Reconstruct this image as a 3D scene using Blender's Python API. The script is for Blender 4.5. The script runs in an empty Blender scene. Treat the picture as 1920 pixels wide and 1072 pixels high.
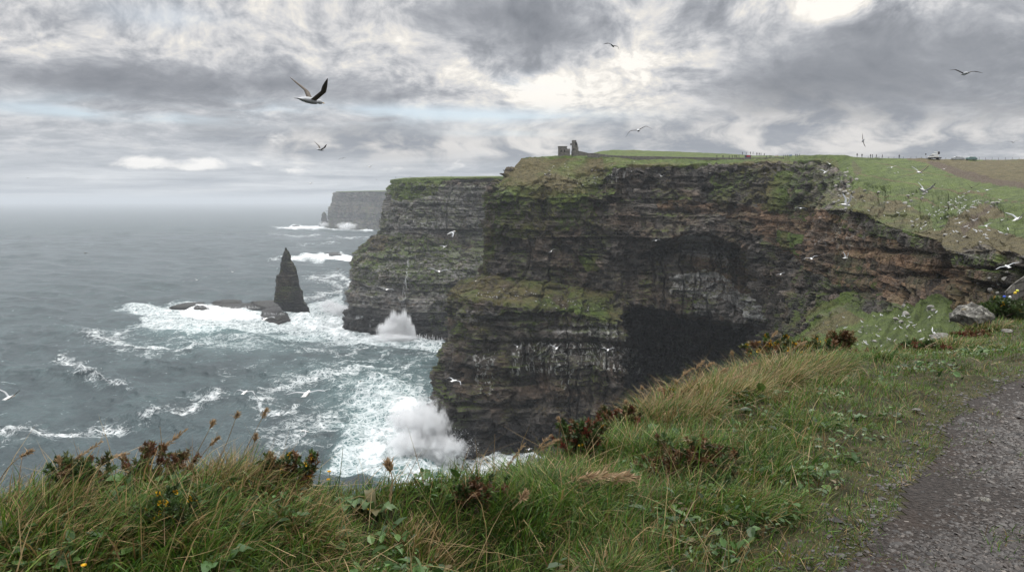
import bpy, bmesh, math, random
import numpy as np
from mathutils import Vector, Matrix, Euler
random.seed(7)
RNG = np.random.default_rng(7)
SC = bpy.context.scene
COL = SC.collection
R = math.radians
# ------------------------------------------------------------------ camera
H = 120.0                      # eye height above the sea
F = 1507.0                     # focal length in photo pixels (1920 wide)
TH = math.atan(161.0 / F)      # camera looks this far below the horizon
CT, ST = math.cos(TH), math.sin(TH)
cam_d = bpy.data.cameras.new('camera')
cam = bpy.data.objects.new('camera', cam_d); COL.objects.link(cam)
cam_d.sensor_width = 36; cam_d.lens = 36 * F / 1920
cam_d.clip_start = 0.05; cam_d.clip_end = 90000
cam.location = (0, 0, H); cam.rotation_euler = (math.pi / 2 - TH, 0, 0)
SC.camera = cam
SC.render.engine = 'CYCLES'
SC.view_settings.view_transform = 'Standard'
SC.view_settings.look = 'None'
SC.view_settings.exposure = 0.34
SC.view_settings.gamma = 1.0
SC.cycles.use_denoising = True
try: SC.cycles.denoiser = 'OPENIMAGEDENOISE'
except Exception: pass
SC.cycles.max_bounces = 6; SC.cycles.diffuse_bounces = 3; SC.cycles.glossy_bounces = 2
SC.cycles.transparent_max_bounces = 48; SC.cycles.volume_bounces = 4
SC.cycles.transmission_bounces = 2
SC.cycles.sample_clamp_indirect = 4.0
SC.render.threads_mode = 'AUTO'

# ------------------------------------------------------------------ node helper
class G:
    """small helper to write node graphs as expressions"""
    def __init__(s, tree): s.t = tree; s.n = tree.nodes; s.l = tree.links
    def node(s, typ, ins=None, out=0, **props):
        n = s.n.new(typ)
        for k, v in props.items(): setattr(n, k, v)
        for k, v in (ins or {}).items():
            sock = n.inputs[k]
            if isinstance(v, bpy.types.NodeSocket): s.l.new(v, sock)
            elif v is not None:
                if isinstance(v, (tuple, list)) and len(v) == 3 and sock.type == 'RGBA': v = (*v, 1)
                sock.default_value = v
        return n.outputs[out]
    def m(s, op, a, b=None, c=None, clamp=False):
        ins = {0: a}
        if b is not None: ins[1] = b
        if c is not None: ins[2] = c
        return s.node('ShaderNodeMath', ins, operation=op, use_clamp=clamp)
    def add(s, a, b): return s.m('ADD', a, b)
    def sub(s, a, b): return s.m('SUBTRACT', a, b)
    def mul(s, a, b): return s.m('MULTIPLY', a, b)
    def div(s, a, b): return s.m('DIVIDE', a, b)
    def sat(s, a): return s.m('ADD', a, 0.0, clamp=True)
    def step(s, x, a, b, lo=0.0, hi=1.0):
        n = s.n.new('ShaderNodeMapRange'); n.interpolation_type = 'SMOOTHSTEP'
        s.l.new(x, n.inputs[0])
        for i, v in enumerate((a, b, lo, hi)): n.inputs[i + 1].default_value = v
        return n.outputs[0]
    def lin(s, x, a, b, lo=0.0, hi=1.0):
        n = s.n.new('ShaderNodeMapRange'); s.l.new(x, n.inputs[0])
        for i, v in enumerate((a, b, lo, hi)): n.inputs[i + 1].default_value = v
        return n.outputs[0]
    def mix(s, f, a, b, mode='MIX'):
        n = s.n.new('ShaderNodeMix'); n.data_type = 'RGBA'; n.blend_type = mode
        for i, v in ((0, f), (6, a), (7, b)):
            if isinstance(v, bpy.types.NodeSocket): s.l.new(v, n.inputs[i])
            else: n.inputs[i].default_value = (*v, 1) if isinstance(v, (tuple, list)) else v
        return n.outputs[2]
    def noise(s, vec, scale, detail=4, rough=.5, dist=0, out=0):
        return s.node('ShaderNodeTexNoise', {'Vector': vec, 'Scale': scale, 'Detail': detail, 'Roughness': rough, 'Distortion': dist}, out)
    def voro(s, vec, scale, feature='F1', rnd=1.0):
        return s.node('ShaderNodeTexVoronoi', {'Vector': vec, 'Scale': scale, 'Randomness': rnd}, 0, feature=feature)
    def scale(s, vec, v):
        return s.node('ShaderNodeVectorMath', {0: vec, 1: v}, operation='MULTIPLY')
    def vadd(s, a, b):
        return s.node('ShaderNodeVectorMath', {0: a, 1: b}, operation='ADD')
    def attr(s, name, out=2):
        n = s.n.new('ShaderNodeAttribute'); n.attribute_name = name; return n.outputs[out]
    def xyz(s, x, y, z): return s.node('ShaderNodeCombineXYZ', {0: x, 1: y, 2: z})
    def sep(s, v):
        n = s.n.new('ShaderNodeSeparateXYZ'); s.l.new(v, n.inputs[0]); return n.outputs
    def pos(s): return s.n.new('ShaderNodeNewGeometry').outputs['Position']
    def bump(s, h, strength=.5, dist=1.0, normal=None):
        return s.node('ShaderNodeBump', {'Height': h, 'Strength': strength, 'Distance': dist, 'Normal': normal})

def new_mat(name):
    m = bpy.data.materials.new(name); m.use_nodes = True
    t = m.node_tree
    for n in list(t.nodes): t.nodes.remove(n)
    g = G(t); out = t.nodes.new('ShaderNodeOutputMaterial')
    return m, g, out
def finish(g, out, col, rough=.9, normal=None, spec=.2, **kw):
    ins = {'Base Color': col, 'Roughness': rough, 'Normal': normal, 'Specular IOR Level': spec}
    ins.update(kw)
    b = g.node('ShaderNodeBsdfPrincipled', ins)
    g.l.new(b, out.inputs[0]); return b
def plain(name, col, rough=.7, var=.25, scale=8.0, spec=.3, metal=0.0):
    """a colour broken up by a fine noise"""
    m, g, out = new_mat(name)
    tc = g.n.new('ShaderNodeTexCoord').outputs['Object']
    n = g.noise(tc, scale, 4, .6)
    c = g.mix(g.lin(n, .3, .7), tuple(v * (1 - var) for v in col), tuple(min(1, v * (1 + var)) for v in col))
    finish(g, out, c, rough, spec=spec, **{'Metallic': metal})
    return m

# ------------------------------------------------------------------ sky
SUN_AZ, SUN_EL = 38.0, 42.0       # azimuth clockwise from the view direction, elevation
w = bpy.data.worlds.new('World'); SC.world = w; w.use_nodes = True
t = w.node_tree
for n in list(t.nodes): t.nodes.remove(n)
g = G(t)
d = t.nodes.new('ShaderNodeTexCoord').outputs['Generated']
dx, dy, dz = g.sep(d)
az = g.mul(g.m('ARCTAN2', dx, dy), 57.2958)
el = g.mul(g.m('ARCSINE', dz), 57.2958)
zz = g.add(g.m('MAXIMUM', dz, 0.0), 0.10)
X = g.mul(az, .058); Yc = g.div(0.38, zz)
Yb = g.div(dy, zz)
front = g.step(dy, -.2, .3)
P = g.xyz(X, g.add(Yc, g.mul(g.sub(1.0, front), Yb)), g.mul(dy, .35))
warp = g.node('ShaderNodeTexNoise', {'Vector': P, 'Scale': 2.2, 'Detail': 2.0}, 1)
P2 = g.vadd(P, g.scale(g.vadd(warp, (-.5, -.5, -.5)), (.30, .22, .18)))
n1 = g.noise(P2, 2.1, 7, .50)                 # large cloud masses
n2 = g.noise(g.scale(P2, (1.0, 1.1, 1.0)), 5.2, 8, .57)      # detail
n3 = g.noise(P2, 17, 6, .66)
def blob(a, e, sa, se, amp):
    u = g.div(g.sub(az, a), sa); v = g.div(g.sub(el, e), se)
    r2 = g.add(g.mul(u, u), g.mul(v, v))
    return g.mul(g.m('EXPONENT', g.mul(r2, -1.0)), amp)
def pxdir(px, py):
    cx, cy = (px - 960) / F, (536 - py) / F
    v = (cx, CT + cy * ST, -ST + cy * CT); L = math.sqrt(sum(k * k for k in v))
    return math.degrees(math.atan2(v[0], v[1])), math.degrees(math.asin(v[2] / L))
light = None
# (px, py, half width px, half height px, amount): where the cloud is thin (+) or thick (-)
for px, py, sx, sy, a in [
        (1110, 190, 170, 60, .20), (1190, 105, 170, 36, .13), (1570, 12, 110, 26, .30), (1220, 20, 260, 20, .05),
        (880, 150, 200, 45, .10), (620, 20, 260, 50, .09), (250, 90, 300, 30, .07), (1000, 255, 110, 22, .14),
        (60, 20, 120, 60, .03), (1040, 75, 100, 34, -.13), (1020, 125, 90, 22, -.12), (930, 20, 200, 26, -.10), (820, 55, 160, 30, -.05),
        (1650, 110, 260, 50, -.14), (1480, 170, 200, 40, -.10), (1800, 190, 240, 60, -.08), (1500, 60, 200, 20, -.05),
        (300, 150, 330, 26, -.09), (120, 165, 200, 22, -.08), (700, 170, 200, 20, -.06), (660, 262, 70, 28, -.11), (780, 270, 90, 26, -.10), (1130, 245, 110, 20, -.07),
        (330, 245, 160, 16, -.04), (1450, 265, 200, 26, .02), (1620, 262, 90, 18, .05), (860, 30, 200, 20, -.03)]:
    a0, e0 = pxdir(px, py); s_a = math.degrees(sx / F); s_e = math.degrees(sy / F)
    b = blob(a0, e0, s_a, s_e, a); light = b if light is None else g.add(light, b)
den = g.add(g.add(g.mul(n1, .56), g.mul(n2, .56)), g.mul(n3, .34))      # ~0.70 mean
L = g.mul(1.12, g.add(g.sub(den, .698), g.mul(g.mul(light, g.lin(g.add(n2, g.mul(n3, .5)), .45, 1.05, .45, 1.6)), 1.22)))                  # cloud lightness, about -0.3 .. 0.4
ramp = t.nodes.new('ShaderNodeValToRGB')
g.l.new(g.lin(L, -.28, .34), ramp.inputs[0])
cr = ramp.color_ramp
for p, c in [(0.0, (.165, .178, .202)), (.30, (.246, .259, .284)), (.50, (.35, .362, .388)), (.68, (.53, .53, .54)), (.84, (.67, .645, .605)), (1.0, (.83, .795, .74))]:
    e = cr.elements.new(p) if p not in (0.0, 1.0) else cr.elements[0 if p == 0 else len(cr.elements) - 1]
    e.color = (*c, 1)
cloud = ramp.outputs[0]
# low band: smoother and bluer towards the horizon
lowc = g.mix(g.lin(g.noise(g.scale(P2, (.7, 2.2, 1)), 2.2, 7, .55), .35, .68), (.35, .385, .43), (.64, .665, .69))
low = g.step(el, 0.5, 7.5, 1.0, 0.0)
leftside = g.step(az, -2.0, 22.0, 1.0, .25)
cloud = g.mix(g.mul(g.mul(low, leftside), .75), cloud, lowc)
PA = g.vadd(g.xyz(g.mul(az, .11), g.mul(el, .19), 3.3), g.scale(g.vadd(warp, (-.5, -.5, -.5)), (.5, .4, .2)))
puff = g.noise(PA, 2.6, 8, .56)
pb = None
for px, py, sx, sy, a in [(1330, 252, 330, 46, 1.), (1700, 262, 260, 30, .9), (760, 272, 190, 30, 1.), (560, 272, 60, 26, .7), (1000, 280, 80, 30, .8)]:
    a0, e0 = pxdir(px, py); b = blob(a0, e0, math.degrees(sx / F), math.degrees(sy / F), a)
    pb = b if pb is None else g.add(pb, b)
cloud = g.mix(g.mul(g.sat(pb), .85), cloud, g.mix(g.step(puff, .40, .62), (.25, .27, .305), (.62, .60, .58)))
# blue gaps
gapn = g.noise(g.scale(P2, (.55, 1.6, 1)), 1.7, 6, .55)
gap = None
for px, py, sx, sy, a in [(560, 205, 330, 13, 1.), (900, 222, 220, 14, .9), (130, 205, 170, 10, .9), (330, 222, 220, 8, .7), (1000, 152, 60, 14, .7), (300, 30, 90, 22, .4), (960, 250, 120, 6, .5)]:
    a0, e0 = pxdir(px, py); b = blob(a0, e0, math.degrees(sx / F), math.degrees(sy / F), a)
    gap = b if gap is None else g.add(gap, b)
gap = g.mul(g.sat(gap), g.step(gapn, .34, .56))
sky = g.node('ShaderNodeTexSky', {}, sky_type='NISHITA', sun_disc=False, sun_elevation=R(SUN_EL), sun_rotation=R(SUN_AZ))
skyc = g.mix(1.0, sky, (.075, .075, .075), 'MULTIPLY')
skyc = g.mix(.55, skyc, (.66, .76, .86))          # thin veil in the gaps
# small bright cumulus tops low over the sea
cum = None
for px, py, sx, sy, a in [(265, 304, 46, 14, 1.15), (385, 306, 40, 13, 1.1), (355, 316, 24, 6, .7), (560, 318, 60, 10, .6), (740, 318, 50, 9, .5), (480, 306, 20, 7, .6), (860, 312, 46, 14, .55), (690, 250, 40, 12, .0), (515, 258, 26, 16, .6)]:
    a0, e0 = pxdir(px, py); b = blob(a0, e0, math.degrees(sx / F), math.degrees(sy / F), a)
    cum = b if cum is None else g.add(cum, b)
cn = g.noise(PA, 6.0, 6, .6)
cum = g.step(g.add(cum, g.mul(g.sub(cn, .5), 1.5)), .34, .98)
colr = g.mix(g.mul(gap, .85), cloud, skyc)
colr = g.mix(g.mul(cum, .8), colr, (.86, .84, .81))
# the unseen dome overhead is thin bright overcast
over = g.step(el, 16.0, 62.0)
colr = g.mix(over, colr, g.mix(n1, (1.9, 1.93, 2.0), (3.2, 3.15, 3.1)))
g.l.new(g.node('ShaderNodeBackground', {'Color': colr, 'Strength': 1.0}), t.nodes.new('ShaderNodeOutputWorld').inputs[0])
try: w.cycles.sampling_method = 'MANUAL'; w.cycles.sample_map_resolution = 1024
except Exception: pass

sun_d = bpy.data.lights.new('sun', 'SUN'); sun = bpy.data.objects.new('sun', sun_d); COL.objects.link(sun)
sun_d.energy = 1.5; sun_d.angle = R(12); sun_d.color = (1, .95, .88)
sun.rotation_euler = (R(90 - SUN_EL), 0, R(180 - SUN_AZ)); sun.location = (0, 0, 300)

# ------------------------------------------------------------------ geometry helpers
def pix(px, py, Y):
    """point at forward distance Y seen at photo pixel (px, py)"""
    px, py, Y = np.broadcast_arrays(np.asarray(px, float), np.asarray(py, float), np.asarray(Y, float))
    cx, cy = (px - 960) / F, (536 - py) / F
    dyy = CT + cy * ST; dzz = -ST + cy * CT
    k = Y / dyy
    return np.stack([cx * k, Y, H + dzz * k], -1)
def seapix(px, py, z=0.0):
    cx, cy = (px - 960) / F, (536 - py) / F
    k = (z - H) / (-ST + cy * CT)
    return np.array([cx * k, (CT + cy * ST) * k, z])
def proj(P):
    P = np.asarray(P, float); x, y, z = P[..., 0], P[..., 1], P[..., 2] - H
    f = y * CT - z * ST; u = y * ST + z * CT
    f = np.where(f < .01, .01, f)
    return 960 + F * x / f, 536 - F * u / f
def hsh(ix, iy=0, iz=0, seed=0):
    ix = np.asarray(ix).astype(np.int64); iy = np.asarray(iy).astype(np.int64); iz = np.asarray(iz).astype(np.int64)
    h = (ix * 374761393 + iy * 668265263 + iz * 2147483647 % 4294967291 + seed * 974711 + 12345) & 0xffffffff
    h = ((h ^ (h >> 13)) * 1274126177) & 0xffffffff
    h = ((h ^ (h >> 16)) * 2246822519) & 0xffffffff
    h = h ^ (h >> 15)
    return (h & 0xffffff) / float(0xffffff)
def vn(x, y, z=0.0, seed=0):
    """value noise -1..1"""
    x, y, z = np.broadcast_arrays(np.asarray(x, float), np.asarray(y, float), np.asarray(z, float))
    ix, iy, iz = np.floor(x), np.floor(y), np.floor(z)
    fx, fy, fz = x - ix, y - iy, z - iz
    fx = fx * fx * (3 - 2 * fx); fy = fy * fy * (3 - 2 * fy); fz = fz * fz * (3 - 2 * fz)
    r = 0
    flat = not np.any(fz)
    for a in (0, 1):
        for b in (0, 1):
            for c in ((0,) if flat else (0, 1)):
                wgt = (fx if a else 1 - fx) * (fy if b else 1 - fy) * (fz if c else 1 - fz)
                r = r + wgt * hsh(ix + a, iy + b, iz + c, seed)
    return r * 2 - 1
def fbm(x, y, z=0.0, o=4, seed=0, gain=.5):
    r = 0; a = 1.0; s = 0
    for i in range(o):
        r = r + a * vn(x, y, z, seed + i * 17); s += a; a *= gain
        x = np.asarray(x) * 2.03 + 3.1; y = np.asarray(y) * 2.03 + 1.7; z = np.asarray(z) * 2.03
    return r / s
def sstep(x, a, b):
    t = np.clip((x - a) / (b - a), 0, 1); return t * t * (3 - 2 * t)
def inpoly(x, y, poly):
    r = np.zeros(x.shape, bool); n = len(poly)
    for i in range(n):
        x0, y0 = poly[i]; x1, y1 = poly[(i + 1) % n]
        if y0 == y1: continue
        c = ((y0 > y) != (y1 > y)) & (x < (x1 - x0) * (y - y0) / (y1 - y0) + x0)
        r ^= c
    return r
def segdist(x, y, pts):
    """distance to a polyline"""
    best = np.full(x.shape, 1e9)
    for (x0, y0), (x1, y1) in zip(pts[:-1], pts[1:]):
        dx_, dy_ = x1 - x0, y1 - y0; L2 = dx_ * dx_ + dy_ * dy_ + 1e-9
        tt = np.clip(((x - x0) * dx_ + (y - y0) * dy_) / L2, 0, 1)
        best = np.minimum(best, np.hypot(x - x0 - tt * dx_, y - y0 - tt * dy_))
    return best
def mesh_np(name, V, Fq, mats=(), attrs=None, smooth=False, midx=None):
    """mesh from numpy arrays; Fq is (n,4) or (n,3)"""
    V = np.asarray(V, np.float32).reshape(-1, 3); Fq = np.asarray(Fq, np.int32)
    me = bpy.data.meshes.new(name)
    n, k = Fq.shape
    me.vertices.add(len(V)); me.vertices.foreach_set('co', V.ravel())
    me.loops.add(n * k); me.loops.foreach_set('vertex_index', Fq.ravel())
    me.polygons.add(n); me.polygons.foreach_set('loop_start', np.arange(0, n * k, k, dtype=np.int32))
    try: me.polygons.foreach_set('loop_total', np.full(n, k, np.int32))
    except Exception: pass
    if midx is not None: me.polygons.foreach_set('material_index', np.asarray(midx, np.int32))
    me.polygons.foreach_set('use_smooth', np.full(n, bool(smooth)))
    me.update(calc_edges=True); me.validate()
    for a, v in (attrs or {}).items():
        v = np.asarray(v, np.float32)
        if v.ndim == 1: me.attributes.new(a, 'FLOAT', 'POINT').data.foreach_set('value', v)
        else:
            at = me.attributes.new(a, 'FLOAT_COLOR', 'POINT')
            at.data.foreach_set('color', np.concatenate([v, np.ones((len(v), 1), np.float32)], 1).ravel())
    for m in mats: me.materials.append(m)
    return me
def link(name, me, parent=None, **props):
    o = bpy.data.objects.new(name, me); COL.objects.link(o)
    if parent is not None: o.parent = parent
    for k, v in props.items(): o[k] = v
    return o
def gridfaces(nu, nv):
    i = np.arange((nu - 1) * (nv - 1)); a = i // (nv - 1); b = i % (nv - 1); q = a * nv + b
    return np.stack([q, q + nv, q + nv + 1, q + 1], 1)
def tag(o, label, cat, group=None):
    o['label'] = label; o['category'] = cat
    if group: o['group'] = group
    return o
# ------------------------------------------------------------------ rock and turf material (one, driven by per-vertex cover)
def rock_material():
    m, g, out = new_mat('cliff_rock')
    p = g.pos()
    px_, py_, pz_ = g.sep(p)
    wob = g.mul(g.sub(g.noise(p, .03, 3), .5), 9.0)
    lay = g.xyz(g.mul(px_, .035), g.mul(py_, .035), g.add(pz_, wob))
    nl = g.noise(lay, .55, 8, .68)              # bedding
    nl2 = g.noise(lay, 2.2, 4, .6)
    nb = g.noise(p, .09, 6, .6)                 # large patches
    nf = g.noise(p, 1.3, 6, .65)
    nl0 = g.noise(lay, .16, 3, .5)
    jt = g.voro(g.vadd(g.scale(p, (1, 1, .42)), g.scale(g.noise(p, .4, 3, .5, 0, 1), (2.2, 2.2, 1))), .34, 'DISTANCE_TO_EDGE')
    jt2 = g.voro(g.vadd(g.scale(p, (1, 1, 1.7)), g.scale(g.noise(p, .9, 3, .5, 0, 1), (1, 1, 1))), .8, 'DISTANCE_TO_EDGE')
    v = g.add(g.add(g.mul(nl, .26), g.mul(g.attr('tone'), .52)), g.add(g.mul(nb, .26), g.mul(nf, .20)))    # mean .62
    base = g.mix(g.step(v, .44, .82), (.017, .0162, .0155), (.168, .148, .128))
    base = g.mix(g.mul(g.step(nl2, .62, .75), .35), base, (.30, .285, .265))
    brown = g.m('MAXIMUM', g.mul(g.attr('ochre'), .8), g.mul(g.step(g.noise(p, .05, 4, .6), .46, .64), .55))
    base = g.mix(brown, base, g.mix(1.0, base, (1.25, .95, .70), 'MULTIPLY'))
    # ochre beds
    oc = g.mul(g.attr('ochre'), g.step(g.add(g.mul(g.noise(lay, .42, 5, .6), .6), g.mul(g.attr('tone'), .4)), .45, .58))
    base = g.mix(g.mul(oc, .72), base, g.mix(g.add(g.mul(nf, .6), g.mul(g.attr('tone'), .4)), (.060, .036, .022), (.33, .20, .115)))
    # pale weathered slabs, and the haze painted onto the second cliff
    pale = g.attr('pale')
    base = g.mix(g.mul(pale, g.step(g.add(nl, g.mul(g.sub(nf, .5), .6)), .36, .62)), base, g.mix(nl2, (.32, .315, .30), (.76, .75, .725)))
    # wet black foot, and the cave's shade painted into the rock
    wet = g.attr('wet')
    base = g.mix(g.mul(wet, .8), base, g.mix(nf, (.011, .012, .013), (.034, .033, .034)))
    # droppings
    gu = g.mul(g.attr('guano'), g.step(g.noise(g.scale(p, (1, 1, .35)), .55, 5, .6), .525, .60))
    base = g.mix(gu, base, (.62, .61, .58))
    # moss and turf
    gr = g.attr('turf')
    nz = g.sep(g.n.new('ShaderNodeNewGeometry').outputs['True Normal'])[2]
    moss = g.mul(g.step(nz, .36, .8), g.step(g.noise(p, .06, 4, .6), .44, .57))
    moss = g.mul(moss, g.mul(g.sub(1.0, g.mul(wet, .9)), g.sub(1.0, g.mul(g.attr('ochre'), .75))))
    t1 = g.step(g.add(gr, g.mul(g.sub(g.noise(p, .35, 6, .65), .5), 1.1)), .38, .60)
    cover = g.m('MAXIMUM', t1, g.mul(moss, .85))
    dry = g.attr('dry')
    gn = g.noise(p, .42, 8, .72); gn2 = g.noise(p, .045, 4, .6)
    green = g.mix(g.lin(g.add(g.mul(gn, .72), g.mul(g.noise(p, .11, 5, .6), .28)), .34, .66), (.018, .032, .006), (.112, .158, .026))
    olive = g.mix(g.lin(gn, .3, .7), (.034, .030, .011), (.138, .112, .044))
    tdry = g.step(g.add(dry, g.mul(g.sub(gn2, .5), 1.2)), .32, .70)
    turf = g.mix(tdry, green, olive)
    bare = g.attr('bare')
    turf = g.mix(bare, turf, g.mix(gn, (.035, .022, .014), (.10, .07, .045)))
    col = g.mix(cover, base, turf)
    hgt = g.add(g.add(g.mul(nl, .9), g.mul(nl2, .35)), g.mul(nf, .6))
    hgt = g.add(hgt, g.add(g.mul(g.step(jt, 0, .10), .9), g.mul(g.step(jt2, 0, .12), .45)))
    hgt = g.mix(cover, hgt, g.mul(g.add(g.noise(p, 1.6, 5, .7), g.mul(gn, .6)), .9))
    nrm = g.bump(hgt, .95, 1.2)
    rough = g.lin(wet, 0, 1, .85, .42)
    finish(g, out, col, rough, nrm, .25)
    return m
M_ROCK = rock_material()

def pchip(t, v, tq):
    """monotone cubic through columns v (n, ...) at t"""
    t = np.asarray(t, float); v = np.asarray(v, float); hh = np.diff(t)
    sh = (-1,) + (1,) * (v.ndim - 1)
    dl = np.diff(v, axis=0) / hh.reshape(sh)
    d = np.zeros_like(v)
    w1 = (2 * hh[1:] + hh[:-1]).reshape(sh); w2 = (hh[1:] + 2 * hh[:-1]).reshape(sh)
    same = (dl[:-1] * dl[1:]) > 0
    with np.errstate(all='ignore'):
        hm = (w1 + w2) / (w1 / np.where(dl[:-1] == 0, 1, dl[:-1]) + w2 / np.where(dl[1:] == 0, 1, dl[1:]))
    d[1:-1] = np.where(same, hm, 0); d[0] = dl[0]; d[-1] = dl[-1]
    k = np.clip(np.searchsorted(t, tq, 'right') - 1, 0, len(t) - 2)
    h = hh[k].reshape(sh); x = ((tq - t[k]) / hh[k]).reshape(sh)
    return ((1 + 2 * x) * (1 - x) ** 2 * v[k] + x * (1 - x) ** 2 * h * d[k] + x * x * (3 - 2 * x) * v[k + 1] + x * x * (x - 1) * h * d[k + 1])

def facets(x, y, z, seed):
    """broken rock faces: every jittered cell pushed out by its own amount with its own tilt"""
    bx, by, bz_ = np.floor(x - .5).astype(int), np.floor(y - .5).astype(int), np.floor(z - .5).astype(int)
    bd = np.full(x.shape, 1e9); val = np.zeros(x.shape)
    for i in (0, 1):
        for j in (0, 1):
            for k in (0, 1):
                cx, cy, cz = bx + i, by + j, bz_ + k
                jx = cx + .15 + .7 * hsh(cx, cy, cz, seed); jy = cy + .15 + .7 * hsh(cx, cy, cz, seed + 1); jz = cz + .15 + .7 * hsh(cx, cy, cz, seed + 2)
                d = (x - jx) ** 2 + (y - jy) ** 2 + (z - jz) ** 2
                v = (hsh(cx, cy, cz, seed + 3) - .5) + (x - jx) * (hsh(cx, cy, cz, seed + 4) - .5) * 1.2 + (y - jy) * (hsh(cx, cy, cz, seed + 5) - .5) * 1.2 + (z - jz) * (hsh(cx, cy, cz, seed + 6) - .5) * 1.4
                m = d < bd; bd = np.where(m, d, bd); val = np.where(m, v, val)
    return val
def strata(s, z, P, seed=0, k=1.0, low=None, fac=1.0):
    """outward offset of bedded, jointed rock, metres (k scales bed sizes)"""
    x, y = P[:, 0], P[:, 1]
    zz = z + 2.6 * k * fbm(x / (60 * k), y / (60 * k), z / (60 * k), 3, seed + 1)
    s = s + 3.5 * k * fbm(x / (16 * k), y / (16 * k), z / (9 * k), 3, seed + 12)
    dd = 5.0 * k * fbm(s / (38 * k), z / (75 * k), 0, 3, seed + 2)
    i = np.floor(zz / (8.5 * k)).astype(int)
    dd += (hsh(i, 0, 0, seed + 3) - .5) * 4.0 * k * (1 if low is None else 1 - .45 * low)
    j = np.floor(s / (7.5 * k) + 37 * hsh(i, 1, 0, seed)).astype(int)
    h1 = hsh(i, j, 0, seed + 5); dd += np.where(h1 < .16, -2.6, (h1 - .5) * 2.2) * k
    i2 = np.floor(zz / (2.3 * k) + .5 * vn(s / (35 * k), z / (60 * k), 0, seed + 6)).astype(int)
    dd += (hsh(i2, 0, 0, seed + 7) - .5) * 1.9 * k
    j2 = np.floor(s / (2.9 * k) + 17 * hsh(i2, 1, 0, seed)).astype(int)
    dd += (hsh(i2, j2, 0, seed + 8) - .5) * 1.6 * k
    c = np.abs(vn(s / (11 * k), z / (40 * k), 0, seed + 9)); dd -= 2.2 * k * (1 - sstep(c, 0, .10)) * sstep(vn(s / (50 * k), z / (40 * k), 0, seed + 13), -.1, .3)
    c2 = np.abs(vn(s / (4.5 * k) , z / (45 * k), 0, seed + 14))
    if low is not None: dd -= 2.8 * k * low * (1 - sstep(c2, 0, .26))
    dd += 3.0 * fac * k * facets(x / (8.5 * k), y / (8.5 * k), z / (6 * k), seed + 20)
    f2 = facets(x / (2.8 * k), y / (2.8 * k), z / (1.7 * k), seed + 30)
    dd += 1.1 * fac * k * f2
    tone = .22 * hsh(i, 0, 0, seed + 40) + .22 * hsh(i2, 0, 0, seed + 41) + .32 * hsh(i2, j2, 0, seed + 42) + .24 * hsh(i, j, 0, seed + 43)
    return dd, tone

def loft(cols, counts, nu, tmin=5.0):
    """cols: list of lists of (px,py,Y) -> grid of world points, smooth across columns, straight down the levels"""
    C = np.array(cols, float)
    W = pix(C[..., 0], C[..., 1], C[..., 2])
    # pixel spacing between columns
    dpx = np.abs(np.diff(C[..., 0], axis=0)).mean(1) + .25 * np.abs(np.diff(C[..., 2], axis=0)).mean(1) * 1507 / np.minimum(C[1:, :, 2], C[:-1, :, 2]).mean(1) * .3
    tt = np.concatenate([[0], np.cumsum(np.maximum(dpx, tmin))])
    tq = np.linspace(0, tt[-1], nu)
    A = pchip(tt, W, tq)                       # nu, levels, 3
    rows = []
    for l, c in enumerate(counts):
        f = np.linspace(0, 1, c, endpoint=False).reshape(1, -1, 1)
        rows.append(A[:, l:l + 1] * (1 - f) + A[:, l + 1:l + 2] * f)
    rows.append(A[:, -1:])
    Pg = np.concatenate(rows, 1)
    lev = np.concatenate([np.linspace(l, l + 1, c, endpoint=False) for l, c in enumerate(counts)] + [[len(counts)]])
    mid = A[:, min(3, A.shape[1] - 1)]
    s = np.concatenate([[0], np.cumsum(np.hypot(*np.diff(mid[:, :2], axis=0).T))])
    return Pg, lev, s
def normals(Pg):
    du = np.gradient(Pg, axis=0); dv = np.gradient(Pg, axis=1)
    n = np.cross(du, dv); n /= np.linalg.norm(n, axis=-1, keepdims=True) + 1e-9
    return n
def blur(n, k):
    for ax in (0, 1):
        for _ in range(k):
            p = np.concatenate([np.take(n, [0], ax), n, np.take(n, [-1], ax)], ax)
            n = (np.take(p, range(0, p.shape[ax] - 2), ax) + np.take(p, range(1, p.shape[ax] - 1), ax) + np.take(p, range(2, p.shape[ax]), ax)) / 3
    return n
def paint(px, py, items, jit=6.0, seed=0):
    """cover painted as soft noisy patches"""
    jx = jit * fbm(px / 22, py / 14, 0, 3, seed + 60); jy = jit * .7 * fbm(px / 22, py / 14, 9.5, 3, seed + 61)
    r = np.zeros(px.shape)
    for v, poly in items:
        r = np.where(inpoly(px + jx, py + jy, poly), np.maximum(r, v) if v > 0 else 0, r)
    return r

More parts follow.
